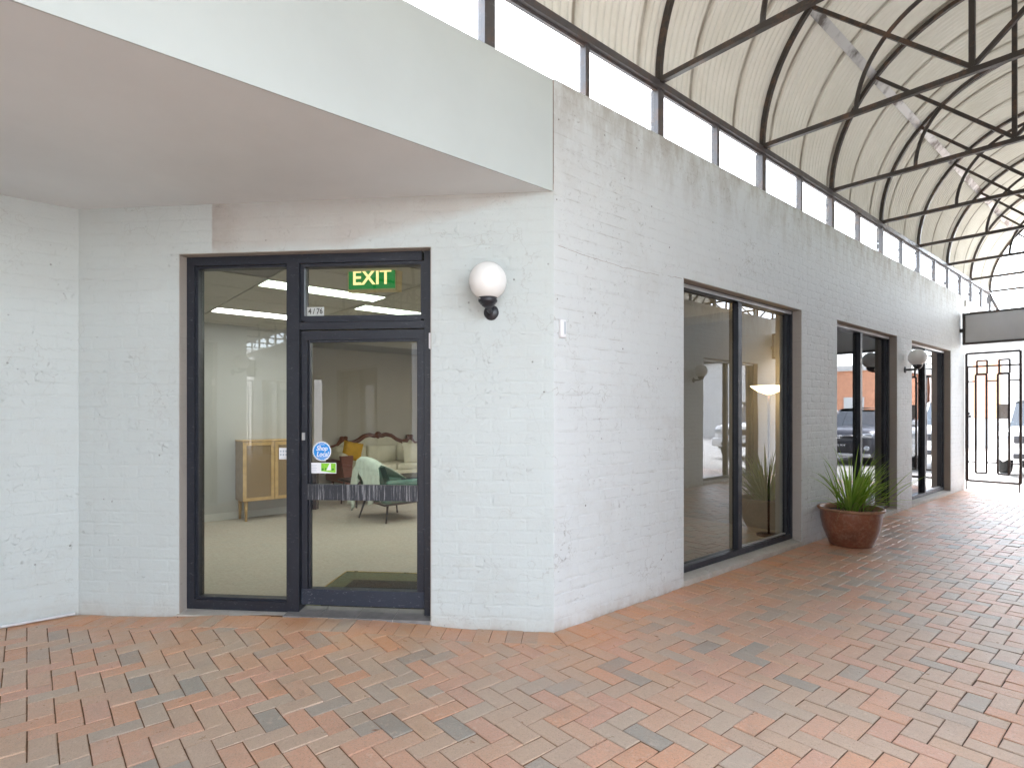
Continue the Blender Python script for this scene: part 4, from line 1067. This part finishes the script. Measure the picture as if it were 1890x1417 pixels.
# ------------------------------------------------------------------ cars beyond the gate (front faces -y)
def car(loc, rz, paint, kind, label, plate=None):
    t = empty('parked_car', loc, (0, 0, rz)); tag(t, label, 'car', 'cars parked beyond the gate')
    W2 = .92; tall = kind != 'suv'
    # stations along length: (y, half width at waist, bottom z, top z)
    if kind == 'suv': st = [(0, .60, .42, .78), (.04, .78, .30, .92), (.18, .88, .24, 1.00), (.6, .92, .24, 1.06), (1.15, .93, .24, 1.10), (2.4, .93, .24, 1.08), (3.6, .93, .26, 1.10), (4.3, .90, .32, 1.10), (4.55, .80, .42, 1.02)]
    else: st = [(0, .70, .45, .86), (.03, .84, .36, 1.02), (.14, .90, .34, 1.10), (.6, .93, .34, 1.16), (1.25, .94, .34, 1.18), (2.4, .94, .34, 1.16), (3.6, .94, .34, 1.16), (4.4, .92, .38, 1.16), (4.6, .86, .45, 1.12)]
    q = MB(); rows = []
    for y, w, b, tz in st:
        h = tz-b; prof = [(-w*.86, b), (-w, b+h*.18), (-w*1.01, b+h*.5), (-w, b+h*.78), (-w*.93, tz-.03), (-w*.78, tz), (0, tz+.025), (w*.78, tz), (w*.93, tz-.03), (w, b+h*.78), (w*1.01, b+h*.5), (w, b+h*.18), (w*.86, b)]
        rows.append([(x, y, z) for x, z in prof])
    q.grid(rows); q.face([q.p(c) for c in rows[0]][::-1]); q.face([q.p(c) for c in rows[-1]]); q.build('body', paint, t)
    zt = 1.66 if kind == 'suv' else 1.84; wb = 1.07 if kind == 'suv' else 1.16
    ys = (1.15, 1.95, 3.7, 4.42) if kind == 'suv' else (1.25, 1.75, 4.2, 4.55)
    q = MB(); wt = .66 if kind == 'suv' else .76
    rows = []
    def sec(y, w, z): return [(-w, y, wb-.02), (-w+(0), y, wb), (-w*.96, y, z-.05), (-w*.88, y, z), (0, y, z+.02), (w*.88, y, z), (w*.96, y, z-.05), (w, y, wb), (w, y, wb-.02)]
    rf = MB(); rf.grid([[(x, y, z) for x, z in ((-wt-.03, zt-.06), (-wt*.9, zt), (0, zt+.03), (wt*.9, zt), (wt+.03, zt-.06))] for y in (ys[1]-.04, ys[1]+.2, ys[2]-.1, ys[2])]); rf.build('roof', paint, t)
    pil = MB()
    for s_ in (-1, 1):
        A = (s_*.84, ys[0], wb); B_ = (s_*(wt+.02), ys[1], zt-.05); C_ = (s_*(wt+.02), ys[2], zt-.05); D_ = (s_*.84, ys[3], wb)
        pil.path([A, B_], .032, 6); pil.path([B_, C_], .028, 6); pil.path([C_, D_], .045, 6)
        pil.path([(s_*.87, 2.55, wb), (s_*(wt+.03), 2.55, zt-.05)], .028, 6)
    pil.build('pillars', paint, t)
    q = MB(); q.poly([(-.84, ys[0]+.01, wb), (.84, ys[0]+.01, wb), (wt, ys[1], zt-.04), (-wt, ys[1], zt-.04)]); q.build('windscreen', 'carglass', t)
    q = MB(); q.poly([(-.84, ys[3], wb), (.84, ys[3], wb), (wt, ys[2], zt-.04), (-wt, ys[2], zt-.04)]); q.build('rear_window', 'carglass', t)
    for s_ in (-1, 1):
        q = MB(); q.poly([(s_*.86, ys[0]+.1, wb), (s_*.86, ys[3]-.1, wb), (s_*(wt+.02), ys[2], zt-.06), (s_*(wt+.02), ys[1], zt-.06)]); q.build('side_window', 'carglass', t)
        q = MB(); q.rbox(s_*1.02-.10, s_*1.02+.10, ys[0]+.18, ys[0]+.28, wb+.0, wb+.15, .04, 3); q.build('mirror', paint, t)
        q = MB()
        if kind == 'suv': q.rbox(s_*.68-.17, s_*.68+.17, -.005, .14, .80, .92, .03, 3)
        else: q.rbox(s_*.74-.11, s_*.74+.11, -.02, .10, .84, .99, .03, 3)
        q.build('headlight', 'lens', t)
        q = MB(); q.lathe([(0, .02), (.06, .02), (.07, 0)], (s_*.70, .0, .50), 14, (0, -1, 0)); q.build('fog_light', 'lens', t)
        for y in (.85, 3.65):
            wh = MB(); wh.lathe([(.20, -.10), (.30, -.11), (.345, -.09), (.35, 0), (.345, .09), (.30, .11), (.20, .10)], (s_*.83, y, .345), 28, (1, 0, 0)); w_o = wh.build('wheel', 'tyre', t)
            wh = MB(); wh.lathe([(0, .09), (.05, .10), (.06, .07), (.19, .085), (.21, .10), (.215, .05)], (s_*.83, y, .345), 20, (s_, 0, 0)); wh.build('rim', 'rim_m', w_o)
            ar = MB(); ar.path([(s_*.925, y+cos(radians(a))*.41, .345+sin(radians(a))*.41) for a in range(-10, 191, 20)], .022, 6); ar.build('wheel_arch', 'black', t)
    q = MB()
    if kind == 'suv':
        q.rbox(-.52, .52, -.02, .06, .76, .86, .02, 2); q.rbox(-.62, .62, -.03, .06, .34, .70, .04, 3); q.build('grille', 'black', t)
        q = MB(); q.path([(-.66, -.02, .87), (0, -.05, .84), (.66, -.02, .87)], .010, 6); q.build('chrome_strip', 'chrome', t)
        q = MB()
        for rx, rz_, oz in ((.075, .050, 0), (.026, .047, 0), (.048, .020, .018)):
            q.path([(cos(2*pi*k/24)*rx, -.055, .82+oz+sin(2*pi*k/24)*rz_) for k in range(25)], .006, 6)
        q.build('emblem', 'chrome', t)
        q = MB(); q.rbox(-.80, .80, -.05, .04, .24, .34, .03, 2); q.build('bumper_lip', 'signf', t)
    else:
        q.rbox(-.55, .55, -.03, .06, .80, .98, .02, 2); q.build('grille', 'black', t)
        q = MB(); q.rbox(-.93, .93, -.10, .10, .40, .68, .06, 3); q.build('bumper', paint, t)
        q = MB(); q.rbox(-.55, .55, -.115, .05, .44, .56, .02, 2); q.build('lower_grille', 'black', t)
    if kind == 'rack':
        for x in (-.6, .6):
            q = MB(); q.path([(x, 1.9, zt+.10), (x, 4.1, zt+.10)], .02, 6); q.build('roof_rack', 'black', t)
        for y in (2.1, 3.0, 3.9):
            q = MB(); q.path([(-.72, y, zt+.13), (.72, y, zt+.13)], .02, 6); q.build('roof_rack', 'black', t)
    if plate:
        q = MB(); q.box(-.19, .19, -.065, -.055, .52, .62); q.build('number_plate', 'platebl', t)
        text(plate, .095, 'white', t, Matrix.Translation((0, -.067, .57)) @ Matrix.Rotation(pi/2, 4, 'X'))
    q = MB(); q.rbox(-.7, .7, 1.9, 3.6, .6, 1.12, .08, 3); q.build('seats', 'black', t)
    return t
car((-2.02, 17.75, 0), 0, 'carwhite', '4x4', 'white four wheel drive parked nose-in behind the gate')
car((.66, 18.3, 0), 0, 'cargrey', 'suv', 'dark grey SUV parked facing the arcade, mirrored in the second window', 'YOI 8WF')
car((3.35, 18.9, 0), 0, 'carwhite', 'rack', 'white wagon with roof rack parked beside the grey SUV')
# car_fix
# ------------------------------------------------------------------ buildings across the car park
def far_building(x0, x1, y, h, blocks, label, mat='render'):
    t = empty('far_building', ((x0+x1)/2, y, 0)); tag(t, label, 'building'); ox = (x0+x1)/2
    q = MB(); q.box(x0-ox, x1-ox, 0, 10, -.05, h); q.build('wall', mat, t)
    q = MB(); q.box(x0-ox-.15, x1-ox+.15, -.15, 10.1, h, h+.25); q.build('parapet', 'render', t)
    for a, b, z0, z1, m_, nm in blocks:
        q = MB(); q.box(a-ox, b-ox, -.06, -.001, z0, z1); o = q.build(nm, m_, t)
        if nm == 'roller_door':
            for k in range(int((z1-z0)/.3)):
                q = MB(); q.box(a-ox+.05, b-ox-.05, -.085, -.061, z0+k*.3+.02, z0+k*.3+.27); q.build('slat', m_, o)
        if nm == 'window':
            q = MB(); q.box(a-ox-.06, b-ox+.06, -.09, -.061, z0-.06, z0); q.box(a-ox-.06, b-ox+.06, -.09, -.061, z1, z1+.06); q.build('window_frame', 'trim', o)
far_building(-14, -3.9, 33, 4.6, [(-7.3, -6.6, 0, 3.1, 'door_o', 'doorway'), (-6.2, -5.2, 1.3, 3.9, 'door_o', 'roller_door'), (-10.5, -8.6, .9, 2.2, 'carglass', 'window')], 'pale building with orange panels seen through the gate')
far_building(-3.6, 2.9, 37, 3.6, [(-2.4, -.9, .9, 2.2, 'carglass', 'window'), (.2, 2.0, 0, 2.6, 'trim', 'roller_door')], 'low pale building across the car park, right of the orange panels')
far_building(3.3, 7.0, 31, 3.6, [(4.1, 5.0, 0, 2.3, 'trim', 'doorway')], 'orange brick building mirrored in the second window', 'brickO')
far_building(-16, 14, -34, 4.4, [(-6, -3, 0, 2.6, 'door_o', 'roller_door'), (0, 2.2, .9, 2.2, 'carglass', 'window')], 'pale building beyond the far yard behind the camera')
